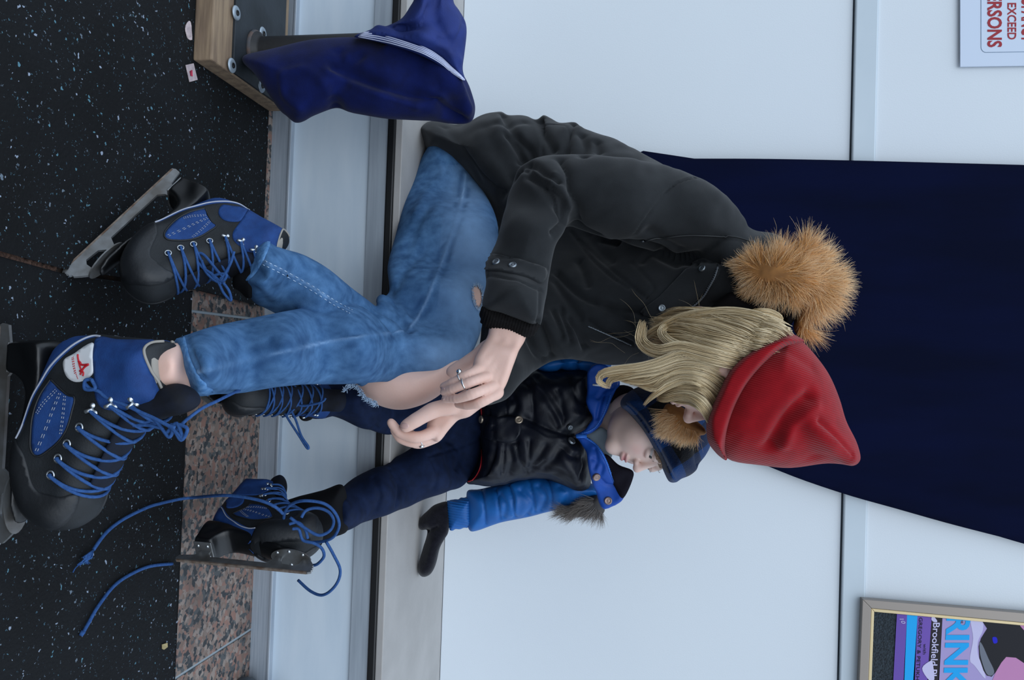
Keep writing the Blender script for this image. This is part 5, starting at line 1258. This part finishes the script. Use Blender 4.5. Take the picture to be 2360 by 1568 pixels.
Rc = frame(fc, up_)
uc = Vector(Rc[:, 2])
Cc = P(1500, 1066, 1.70)-fc*.076-uc*.004
hv, Ac = head_vol(Cc, Rc, 1.0, .0018, P(1345, 985, 1.88), .038)
bp = [hv.mesh(1)]
v = Vol((-.1, 1.3, .1), (.5, 2.1, 1.0), .008)
v.chain([(P(1085, 1030, 1.93), .045), (P(1240, 1010, 1.93), .05), (P(1330, 985, 1.90), .045), (P(1370, 985, 1.87), .030), (Vector(Ac(0, -.035, -.06)), .032)], .02)
v.chain([(P(1085, 1050, 1.89), .026), (P(960, 1095, 1.70), .026), (P(860, 1145, 1.57), .024), (P(790, 1180, 1.47), .02)], .01)
v.chain([(P(1085, 980, 1.89), .026), (P(950, 935, 1.70), .02), (P(800, 925, 1.54), .018), (P(720, 925, 1.47), .02)], .01)
v.chain([(P(1310, 1070, 1.89), .02), (P(1200, 1152, 1.875), .016), (P(1080, 1182, 1.885), .014), (P(1030, 1195, 1.885), .013)], .01)
v.chain([(P(1330, 900, 1.90), .022), (P(1260, 860, 1.87), .018)], .01)
bp.append(v.mesh(1)); V, Q = joinm(bp)
# lips keep their own colour, set by place on the face
cb = obj('body', V, Q, m_skc, child)
def region(V, c, r): return np.exp(-(((V-np.array(c))/r)**2).sum(1))
at = cb.data.attributes.new('lips', 'FLOAT', 'POINT')
lv = (V-np.array(Cc))@Rc
lip = np.exp(-((lv[:, 0]/.0175)**4)-((lv[:, 2]+.050)/.0068)**4)*(lv[:, 1] > .070)
at.data.foreach_set('value', np.clip(lip*.75, 0, 1).astype(np.float32)); add_attr_mix(m_skc, 'lips', '#b8606a')
at = cb.data.attributes.new('cheeks', 'FLOAT', 'POINT'); ck = np.exp(-(((np.abs(lv[:, 0])-.038)/.018)**2)-((lv[:, 2]+.028)/.018)**2)*(lv[:, 1] > .03)+.5*np.exp(-(((lv[:, 0])/.012)**2)-((lv[:, 2]+.02)/.010)**2)*(lv[:, 1] > .085)
at.data.foreach_set('value', np.clip(ck*.35, 0, 1).astype(np.float32)); add_attr_mix(m_skc, 'cheeks', '#cf8a86')
eyes(child, Ac, Rc, 1.0, look=(.1, 1, -.45))
# upper lids, lashes and brows
m_lash = M('dark_lashes', '#2a211d', .7); m_brow = M('light_brown_brow', '#8f7460', .8)
for q in (-1, 1):
    mb = MB()
    for k in range(13):
        a = -1.1+2.2*k/12; p0 = Vector(Ac(q*.030+.0145*math.sin(a), .0790-.006*(math.sin(a))**2, .0065+.0050*math.cos(a)-.001)); d = Vector(Rc@np.array([.25*math.sin(a), 1, -.35]))
        mb.tube([p0-d*.001, p0+d*.003, p0+d*.0055], [.00045, .0003, .00012], 3)
    pts = [Vector(Ac(q*.030+.0150*math.sin(a), .0800-.006*(math.sin(a))**2, .0060+.0052*math.cos(a))) for a in np.linspace(-1.4, 1.4, 12)]
    mb.tube(pts, .0006, 5); o = mb.build('eyelashes', m_lash, child)
    mb = MB()
    for k in range(26):
        f = k/25; x_ = .016+.030*f; p0 = Vector(Ac(q*x_, .0835-.010*f*f, .0225+.004*math.sin(f*2.6)+random.uniform(-.0012, .0012))); d = Vector(Rc@np.array([q*1.0, -.3, .35-.6*f]))
        mb.tube([p0, p0+d*.004], [.0003, .0001], 3)
    o = mb.build('eyebrow', m_brow, child); o['kind'] = 'stuff'
# lashes on the woman too
mb = MB()
for q in (-1, 1):
    for k in range(15):
        a = -1.1+2.2*k/14; p0 = Vector(Aw(q*.030+.0150*math.sin(a), .0780-.005*(math.sin(a))**2, .004)); d = Vector(Rw@np.array([.3*math.sin(a)+q*.2, 1, -.35]))
        mb.tube([p0, p0+d*.005, p0+d*.010], [.0005, .0004, .00015], 3)
mb.build('eyelashes', m_lash, woman)

hs_ = Surf(*bp[0]); patch('fringe', [(1508, 1038), (1524, 1062), (1538, 1090), (1530, 1092), (1516, 1070)], hs_, M('light_brown_hair', '#7a5f4a', .7, '#947760', 300, stretch=(1, 1, .2)), child, off=.0015, step=4, n=3)
# hat ------------------------------------------------------------
m_plaid = bpy.data.materials.new('blue_black_plaid_fleece'); m_plaid.use_nodes = True
t = m_plaid.node_tree; b = t.nodes['Principled BSDF']; b.inputs['Roughness'].default_value = .95; b.inputs['Specular IOR Level'].default_value = .1; b.inputs['Sheen Weight'].default_value = .12
g = t.nodes.new('ShaderNodeTexCoord')
def stripe(vec, off, per):
    d = t.nodes.new('ShaderNodeVectorMath'); d.operation = 'DOT_PRODUCT'; d.inputs[1].default_value = tuple(Vector(vec).normalized()/per); t.links.new(g.outputs['Object'], d.inputs[0])
    a = t.nodes.new('ShaderNodeMath'); a.operation = 'ADD'; a.inputs[1].default_value = off; t.links.new(d.outputs['Value'], a.inputs[0])
    f = t.nodes.new('ShaderNodeMath'); f.operation = 'FRACT'; t.links.new(a.outputs[0], f.inputs[0]); c = t.nodes.new('ShaderNodeMath'); c.operation = 'GREATER_THAN'; c.inputs[1].default_value = .5; t.links.new(f.outputs[0], c.inputs[0]); return c.outputs[0]
rimv = (IX*.52+IY*.85); upv = (IX*.85-IY*.52)
ch0 = P(1540, 1000, 1.66)
s1_ = stripe(rimv, -(ch0.dot(Vector(rimv).normalized()))/.086+.30, .086); s2_ = stripe(upv, -(ch0.dot(Vector(upv).normalized()))/.086+.62, .086)
ad = t.nodes.new('ShaderNodeMath'); ad.operation = 'ADD'; t.links.new(s1_, ad.inputs[0]); t.links.new(s2_, ad.inputs[1]); hf = t.nodes.new('ShaderNodeMath'); hf.operation = 'MULTIPLY'; hf.inputs[1].default_value = .5; t.links.new(ad.outputs[0], hf.inputs[0])
r = t.nodes.new('ShaderNodeValToRGB'); r.color_ramp.elements[0].color = lin('#10305c'); r.color_ramp.elements[1].color = lin('#08090c'); r.color_ramp.elements.new(.5).color = lin('#0b1c38'); t.links.new(hf.outputs[0], r.inputs[0])
nz = t.nodes.new('ShaderNodeTexNoise'); nz.inputs['Scale'].default_value = 350; t.links.new(g.outputs['Object'], nz.inputs[0]); bpn = t.nodes.new('ShaderNodeBump'); bpn.inputs['Distance'].default_value = .0015; t.links.new(nz.outputs[0], bpn.inputs['Height']); t.links.new(bpn.outputs[0], b.inputs['Normal'])
t.links.new(r.outputs[0], b.inputs['Base Color'])
vol = Vol(P(1420, 880, 1.72)+Vector((-.04, -.16, -.04)), P(1660, 1130, 1.72)+Vector((.05, .2, .05)), .003)
chat = [(1432, 930), (1440, 912), (1470, 894), (1510, 888), (1560, 890), (1610, 920), (1636, 970), (1638, 1020), (1627, 1050), (1612, 1070), (1606, 1084), (1588, 1098), (1560, 1108), (1546, 1110), (1536, 1098), (1520, 1060), (1500, 1024), (1480, 990), (1462, 965), (1447, 945)]
vol.pil(chat, [(1540, 1000, 1.722)], .060, .094, k=0)
vol.pil([(1434, 936), (1445, 925), (1475, 950), (1500, 985), (1525, 1025), (1548, 1070), (1562, 1107), (1546, 1111), (1536, 1098), (1520, 1060), (1500, 1024), (1480, 990), (1462, 965), (1447, 947)], [(1500, 1010, 1.715)], .010, .094, k=.012)
CH, chS = skin(vol, 'plaid_hat', m_plaid, child, items=[([(1600, 1000), (1604, 1040), (1610, 1078)], .005, .005), ([(1570, 1000), (1590, 1050), (1600, 1085)], .012, -.003)], wv=[(.0018, 40, 51)])

# jacket ---------------------------------------------------------
zb = lambda pts: [(1050+a/3.408, 800+b_/3.408) for a, b_ in pts]
vol = Vol((.0, 1.60, .28), (.36, 2.06, .80), .0034)
tor = zb([(185, 440), (200, 680), (208, 820), (190, 900), (160, 980), (90, 1060), (150, 1085), (290, 1100), (480, 1050), (700, 1030), (820, 1082), (930, 1130), (1010, 1132), (1062, 1070), (1045, 860), (1020, 760), (950, 690), (1040, 630), (1110, 550), (1062, 440), (1070, 300), (1050, 190), (900, 170), (740, 190), (600, 180), (480, 250), (300, 380)])
vol.pil(tor, [(1100, 1030, 1.82), (1200, 950, 1.84), (1230, 1050, 1.82), (1340, 900, 1.84), (1340, 1080, 1.82)], .045, .10, k=0, back=.13)
Jb = []
def cb_(pts, w_, d_, kind='g'): Jb.append((zb(pts), w_, d_, kind))
for pl in ([(395, 330), (392, 420), (398, 530)], [(580, 270), (600, 380), (612, 560)], [(800, 340), (830, 420), (850, 600)], [(470, 720), (480, 800), (500, 900), (560, 1000)], [(700, 900), (640, 960), (570, 970)], [(300, 560), (290, 650), (310, 740)], [(330, 740), (380, 760), (480, 745)], [(380, 760), (372, 900), (370, 1000)], [(580, 740), (575, 880), (600, 990)], [(1000, 880), (1010, 950), (980, 1050)]): cb_(pl, .004, .008, 's')
cb_([(540, 560), (640, 600), (760, 650), (900, 690)], .005, .010, 's'); cb_([(490, 600), (600, 650), (740, 720), (930, 700)], .0035, -.003)
for pl in ([(560, 280), (700, 430), (800, 620)], [(640, 230), (760, 400), (860, 560)], [(440, 400), (470, 460), (450, 520)], [(700, 780), (640, 880), (600, 960)], [(820, 790), (760, 900), (700, 960)], [(300, 800), (280, 900), (230, 1000)], [(900, 250), (960, 400), (1040, 460)], [(250, 520), (230, 620), (240, 700)], [(850, 800), (900, 850), (960, 860)], [(420, 800), (440, 900), (420, 1000)]): cb_(pl, .008, .007)
for pl in ([(500, 640), (560, 800), (560, 900)], [(720, 450), (780, 540), (850, 560)], [(300, 420), (340, 480), (330, 560)], [(450, 300), (500, 350), (540, 500)], [(260, 860), (300, 960), (380, 1050)], [(860, 900), (900, 1000), (960, 1080)]): cb_(pl, .010, -.004)
coat, coatS = skin(vol, 'puffer_body', m_puff, child, items=Jb, wv=[(.0020, 55, 61), (.0008, 140, 62)])
# sleeves
vol = Vol(P(1020, 1060, 1.86)+Vector((-.03, -.12, -.03)), P(1400, 1240, 1.86)+Vector((.05, .12, .05)), .003)
slv = [(1076, 1134), (1100, 1130), (1135, 1122), (1191, 1108), (1255, 1098), (1292, 1100), (1345, 1110), (1375, 1118), (1386, 1140), (1360, 1150), (1330, 1160), (1290, 1175), (1240, 1188), (1190, 1198), (1150, 1207), (1097, 1223), (1082, 1219), (1078, 1180)]
vol.pil(slv, [(1340, 1130, 1.84), (1200, 1150, 1.87), (1080, 1180, 1.885)], .045, .05, k=0)
It = [([(x_, y0_), (x_+dx, (y0_+y1_)/2), (x_+dx*1.6, y1_)], .0035, .007, 's') for x_, y0_, y1_, dx in ((1110, 1128, 1222, 6), (1140, 1120, 1212, 8), (1172, 1112, 1206, 10), (1218, 1104, 1196, 10), (1262, 1100, 1186, 6))]
It += [([(1200, 1130), (1225, 1160), (1215, 1190)], .007, .006), ([(1150, 1140), (1165, 1165), (1160, 1195)], .007, .005), ([(1240, 1120), (1255, 1150), (1245, 1180)], .007, .006), ([(1290, 1120), (1310, 1140), (1300, 1165)], .008, .005), ([(1180, 1120), (1190, 1150), (1185, 1190)], .006, -.004)]
sl_, slS = skin(vol, 'jacket_sleeve', m_sleeve, child, items=It, wv=[(.0022, 60, 71)])
vol = Vol(P(1015, 1130, 1.88)+Vector((-.03, -.08, -.03)), P(1090, 1235, 1.88)+Vector((.03, .08, .03)), .002)
vol.pil([(1030, 1156), (1050, 1152), (1072, 1146), (1090, 1150), (1090, 1205), (1078, 1216), (1055, 1220), (1036, 1221), (1030, 1190)], [(1060, 1185, 1.885)], .03, .034, k=0)
V, Q = vol.mesh(1); N = normals(V, Q); px, py, dp = topx(V[:, 0], V[:, 1], V[:, 2]); V = V+N*(.0010*np.sin((py-.15*px)*1.05))[:, None]
obj('sleeve_cuff', V, Q, m_sleeve, child)
vol = Vol(P(1220, 800, 1.86)+Vector((-.04, -.12, -.04)), P(1420, 890, 1.86)+Vector((.04, .12, .05)), .003)
vol.pil(zb([(620, 160), (720, 70), (900, 50), (1170, 80), (1220, 150), (1120, 210), (900, 195), (740, 218), (650, 195)]), [(1320, 850, 1.83)], .03, .05, k=0)
skin(vol, 'jacket_sleeve', m_sleeve, child, items=[(zb([(820, 70), (860, 130), (830, 200)]), .006, .006), (zb([(980, 80), (940, 140), (960, 190)]), .006, .006)], wv=[(.0025, 60, 72)])
# trousers
vol = Vol((-.02, 1.36, .14), (.34, 2.06, .50), .0032)
vol.pil([(1118, 930), (1112, 1000), (1112, 1050), (1100, 1090), (1078, 1114), (1040, 1132), (980, 1152), (900, 1186), (860, 1197), (800, 1222), (778, 1216), (772, 1180), (764, 1146), (800, 1112), (870, 1076), (920, 1050), (960, 1028), (1000, 1005), (1050, 960)], [(1090, 1030, 1.85), (960, 1095, 1.69), (860, 1140, 1.56), (780, 1190, 1.47)], .05, .058, k=0)
vol.pil([(706, 900), (712, 882), (800, 870), (900, 860), (1000, 870), (1110, 915), (1120, 1000), (1040, 1022), (1000, 1010), (925, 1004), (880, 1000), (850, 990), (810, 975), (770, 965), (712, 960)], [(1090, 965, 1.85), (950, 940, 1.67), (800, 930, 1.53), (720, 925, 1.47)], .05, .058, k=.004)
skin(vol, 'trousers', m_navyp, child, items=[([(1000, 1060), (1010, 1090), (1000, 1130)], .007, .005), ([(900, 1080), (920, 1120), (915, 1160)], .007, .005), ([(860, 1100), (875, 1140), (865, 1180)], .006, .004), ([(1030, 1010), (1060, 1040), (1050, 1080)], .008, .006), ([(830, 930), (850, 960), (870, 990)], .007, .005), ([(900, 900), (910, 950), (900, 990)], .008, .005), ([(1110, 1010), (1060, 1030), (990, 1050)], .004, .003)], wv=[(.002, 50, 81)])
# red piping at the hem
L = coatS.line([(1106, 925), (1109, 940), (1111, 960)], 6, .001)
L2 = [P(a, b2, 1.765) for a, b2 in ((1110, 1032), (1110, 1055), (1106, 1078), (1098, 1096), (1086, 1108), (1076, 1111))]
h2 = coatS.line([(1111, 1036), (1111, 1056), (1108, 1078), (1100, 1096), (1090, 1107), (1080, 1110)], 6, .0015)
m_rp = M('red_piping', '#a5101c', .6)
if len(h2) > 4: MB().tube(h2, .0014, 6).build('hem_piping', m_rp, child)
if len(L) > 4: MB().tube(L, .0014, 6).build('hem_piping', m_rp, child)
# front snaps and flap
tb = patch('front_tab', zb([(200, 545), (300, 545), (490, 550), (520, 590), (480, 730), (330, 740), (205, 690)]), coatS, m_puff, child, off=.004, step=5, n=3)
for (x_, y_), r_, kd in (((497, 578), .0088, 0), ((215, 570), .0085, 0), ((890, 623), .0065, 0), ((902, 747), .0090, 0)):
    q = zb([(x_, y_)])[0]; h = coatS.at(*q)
    if h: snap('snap_button', (h[0]+h[1]*.0045, h[1]), r_, m_steel if x_ > 500 else M('pale_brass_snap', '#b8a894', .35, metal=.7), child)
# collar opened by the zip: two blue flaps, fleece lining, shirt
def sheet(name, poly, ctrl, T_, mat, items=(), R_=.006, wvs=()):
    lo_ = P(min(p[0] for p in poly), min(p[1] for p in poly), max(c[2] for c in ctrl)); hi_ = P(max(p[0] for p in poly), max(p[1] for p in poly), max(c[2] for c in ctrl))
    v_ = Vol(np.minimum(lo_, hi_)-np.array([.04, .30, .04]), np.maximum(lo_, hi_)+np.array([.04, .08, .04]), .0024)
    v_.pil(poly, ctrl, R_, T_, k=0); return skin(v_, name, mat, child, items=items, wv=wvs, smooth=1)
fl1, flS = sheet('collar_flap', zb([(935, 690), (1020, 705), (1110, 768), (1180, 870), (1232, 1000), (1322, 1172), (1165, 1280), (1098, 1130), (1050, 1000), (1030, 860), (990, 760)]), [(1330, 1003, 1.735), (1370, 1070, 1.715), (1400, 1160, 1.745)], .009, m_flap, items=[(zb([(1090, 800), (1110, 880), (1090, 950)]), .004, .004), (zb([(1130, 1030), (1180, 1080), (1240, 1090)]), .004, .004), (zb([(1080, 880), (1150, 930), (1140, 1000)]), .005, .004)], wvs=[(.0012, 90, 91)])
fl2, fl2S = sheet('collar_flap', zb([(935, 690), (1010, 650), (1050, 600), (1075, 550), (1030, 440), (1035, 300), (1030, 190), (1100, 130), (1200, 150), (1290, 280), (1262, 340), (1225, 420), (1165, 560), (1110, 640), (1040, 690)]), [(1330, 1000, 1.735), (1380, 950, 1.74), (1400, 880, 1.76)], .010, m_flap, items=[(zb([(1110, 560), (1130, 470), (1160, 380)]), .004, .006), (zb([(1120, 400), (1180, 330), (1240, 320)]), .005, .005)], wvs=[(.0012, 80, 92)])
sheet('fleece_lining', zb([(1150, 850), (1200, 850), (1280, 925), (1392, 972), (1388, 1050), (1332, 1172), (1290, 1180), (1220, 1040), (1170, 940)]), [(1420, 1080, 1.725), (1445, 1120, 1.74)], .014, m_fleece, R_=.01)
sheet('fleece_lining', zb([(1190, 380), (1290, 300), (1400, 330), (1380, 420), (1300, 450), (1240, 500)]), [(1420, 910, 1.78)], .02, m_fleece, R_=.01)
sheet('shirt', zb([(1010, 690), (1090, 650), (1150, 630), (1225, 700), (1232, 850), (1180, 880), (1100, 770), (1040, 720)]), [(1370, 1010, 1.765)], .012, M('grey_shirt', '#8b999e', .9), R_=.008)
m_zipb = M('blue_zip', '#2d6fd0', .5)
zipper(flS, zb([(950, 694), (1020, 716), (1105, 778), (1170, 878), (1222, 1008), (1310, 1165)]), child, m_zipb, off=.001, step=.0034, w_=.0024)
zipper(fl2S, zb([(950, 690), (1030, 668), (1100, 625), (1155, 540), (1200, 430), (1215, 380)]), child, m_zipb, off=.001, step=.0034, w_=.0024)
q = zb([(985, 700)])[0]; c = P(q[0], q[1], 1.722); zp = MB().tube([c-IX*.010, c+IX*.012], [.006, .0045], 8, flat=.5).build('zip_pull', m_zipb, child)
sp2 = zb([(1106, 1022), (1198, 1208)])
for q in sp2:
    h = flS.at(*q)
    if h: snap('snap_button', (h[0]+h[1]*.001, h[1]), .0085, M('copper_snap', '#8a7670', .4, metal=.7), child)
# white cord end showing on the collar
MB().tube([P(1366, 887, 1.735), P(1384, 889, 1.735)], .0022, 8).build('cord_end', M('white_plastic', '#d8dce0', .4), child)
# grey hood fur behind the shoulder
m_gfur = strand_mat('grey_fur', ['#2a2b30', '#5d5b5c', '#8f8a86', '#b5a79c'], ['#3c3d42', '#77736f', '#a89c92', '#55524f'], .6, .2)
gf = [(1292, 1176), (1300, 1186), (1316, 1192), (1345, 1192), (1372, 1190), (1388, 1186), (1394, 1172), (1380, 1142), (1350, 1148), (1320, 1160)]
vol = Vol(P(1270, 1120, 1.84)+Vector((-.04, -.1, -.04)), P(1410, 1210, 1.84)+Vector((.04, .12, .04)), .003); vol.pil(gf, [(1340, 1170, 1.83)], .02, .035, k=0)
o, gS = skin(vol, 'hood_fur', M('grey_fur_base', '#3a3838', .9), child)
fur('fur_strands', gf, gS, [(1290, 1175, -1, .3), (1320, 1190, -.8, .5), (1370, 1190, -.7, .6), (1390, 1170, -.3, .8), (1340, 1150, -.9, .2)], 56, 2200, m_gfur, child, r=.00055, lift=.3, inset=5)
# mitten
vol = Vol(P(950, 1140, 1.88)+Vector((-.05, -.12, -.04)), P(1050, 1345, 1.88)+Vector((.04, .1, .04)), .0026)
vol.pil([(1034, 1160), (1034, 1222), (1026, 1242), (1016, 1262), (1008, 1288), (1000, 1312), (990, 1326), (974, 1331), (964, 1318), (968, 1288), (976, 1262), (982, 1240), (984, 1222), (972, 1222), (963, 1212), (968, 1196), (980, 1180), (1000, 1166)], [(1010, 1200, 1.885), (990, 1290, 1.88)], .022, .026, k=0)
skin(vol, 'mitten', m_mit, child, items=[([(984, 1226), (996, 1220), (1006, 1216)], .004, .006)], wv=[(.0014, 90, 95)])

# the child's skates: copies of the same kind of skate, smaller
h3, t3 = P(402, 1292, 1.245), P(708, 1322, 1.235)
def mk(h, t_, upw): return skate_matrix(h, t_, h+upw, False)
upn = Vector((-.42, .90, 0)); M3 = skate_matrix(h3, t3, h3+upn, True); place_skate(child, M3)
t4, h4 = P(415, 902, 1.27), P(530, 915, 1.50); h4.z = max(h4.z, .004); M4_ = mk(h4, t4, Vector((0.02, .25, .9))); place_skate(child, M4_)
# socks of the child
sock([(640, 1166), (745, 1130), (790, 1118), (802, 1170), (802, 1222), (772, 1238), (742, 1250), (640, 1246)], (1.44, 1.48), .035, .042, child)
sock([(690, 895), (725, 885), (725, 960), (690, 965)], (1.46, 1.48), .035, .042, child)
zc = lambda pts: [(380+a/2.704, 820+b_/2.704) for a, b_ in pts]
def cl(pts, ys, r=.0026):
    q = zc(pts); n = len(q); return free('loose_lace', [(a, b2, np.interp(i/(n-1), np.linspace(0, 1, len(ys)), ys)) for i, (a, b2) in enumerate(q)], r, child)
cl([(740, 1015), (750, 970), (790, 925), (870, 905), (990, 922), (1060, 980), (1086, 1060), (1050, 1130), (980, 1160), (880, 1165)], [1.28, 1.24, 1.26, 1.30])
cl([(850, 1010), (880, 965), (950, 950), (1020, 975), (1052, 1030), (1030, 1090), (960, 1120), (880, 1080), (780, 1010)], [1.25, 1.27, 1.25])
cl([(775, 1050), (830, 1040), (875, 1085), (890, 1140)], [1.25, 1.26]); cl([(795, 1080), (835, 1085), (860, 1150), (930, 1170), (980, 1205), (990, 1255), (950, 1300), (905, 1310)], [1.25, 1.26, 1.30])
cl([(1005, 1160), (1050, 1240), (1093, 1340), (1065, 1430), (990, 1492), (910, 1470), (830, 1400)], [1.28, 1.31, 1.34])
# long lace trailing down to the mat, with its frayed end
pA = [P(*zc([(735, 985)])[0], 1.25), P(*zc([(690, 945)])[0], 1.235), P(*zc([(600, 905)])[0], 1.23), P(*zc([(450, 876)])[0], 1.235), P(*zc([(330, 872)])[0], 1.25)]+[PZ(450, 1147, .035), PZ(420, 1150, .013)]+[PZ(a, b2, .005) for a, b2 in ((395, 1155), (370, 1161), (340, 1170), (285, 1197), (245, 1228), (215, 1268))]
free('loose_lace', pA, .0027, child)
mb = MB()
for k in range(9):
    a = PZ(215, 1268, .004+.0006*k); mb.tube([a, PZ(200+random.uniform(-9, 12), 1284+random.uniform(-4, 6), .009), PZ(186+random.uniform(-10, 22), 1300+random.uniform(-4, 8), .004)], [.0012, .0016, .0008], 5)
mb.tube([PZ(182, 1300, .004), PZ(172, 1312, .003), PZ(168, 1320, .003)], .0009, 5)
o = mb.build('frayed_lace_end', m_lace, child); o['kind'] = 'stuff'
free('loose_lace', [PZ(a, b2, .004) for a, b2 in ((397, 1300), (345, 1306), (300, 1325), (262, 1352), (225, 1400), (205, 1435), (192, 1458))], .0027, child)
MB().tube([PZ(192, 1456, .004), PZ(186, 1466, .003)], [.004, .003], 7).build('lace_end', m_lace, child)
# laces of the far skate
cl([(700, 250), (760, 280), (850, 312), (940, 300), (985, 285), (1002, 264)], [1.40, 1.40], .0022)
cl([(720, 290), (760, 380), (830, 490), (885, 575), (893, 565), (850, 500), (815, 400), (770, 310)], [1.40, 1.40], .0022)
cl([(640, 200), (700, 270), (730, 240), (700, 210), (740, 330)], [1.40, 1.40], .0022)
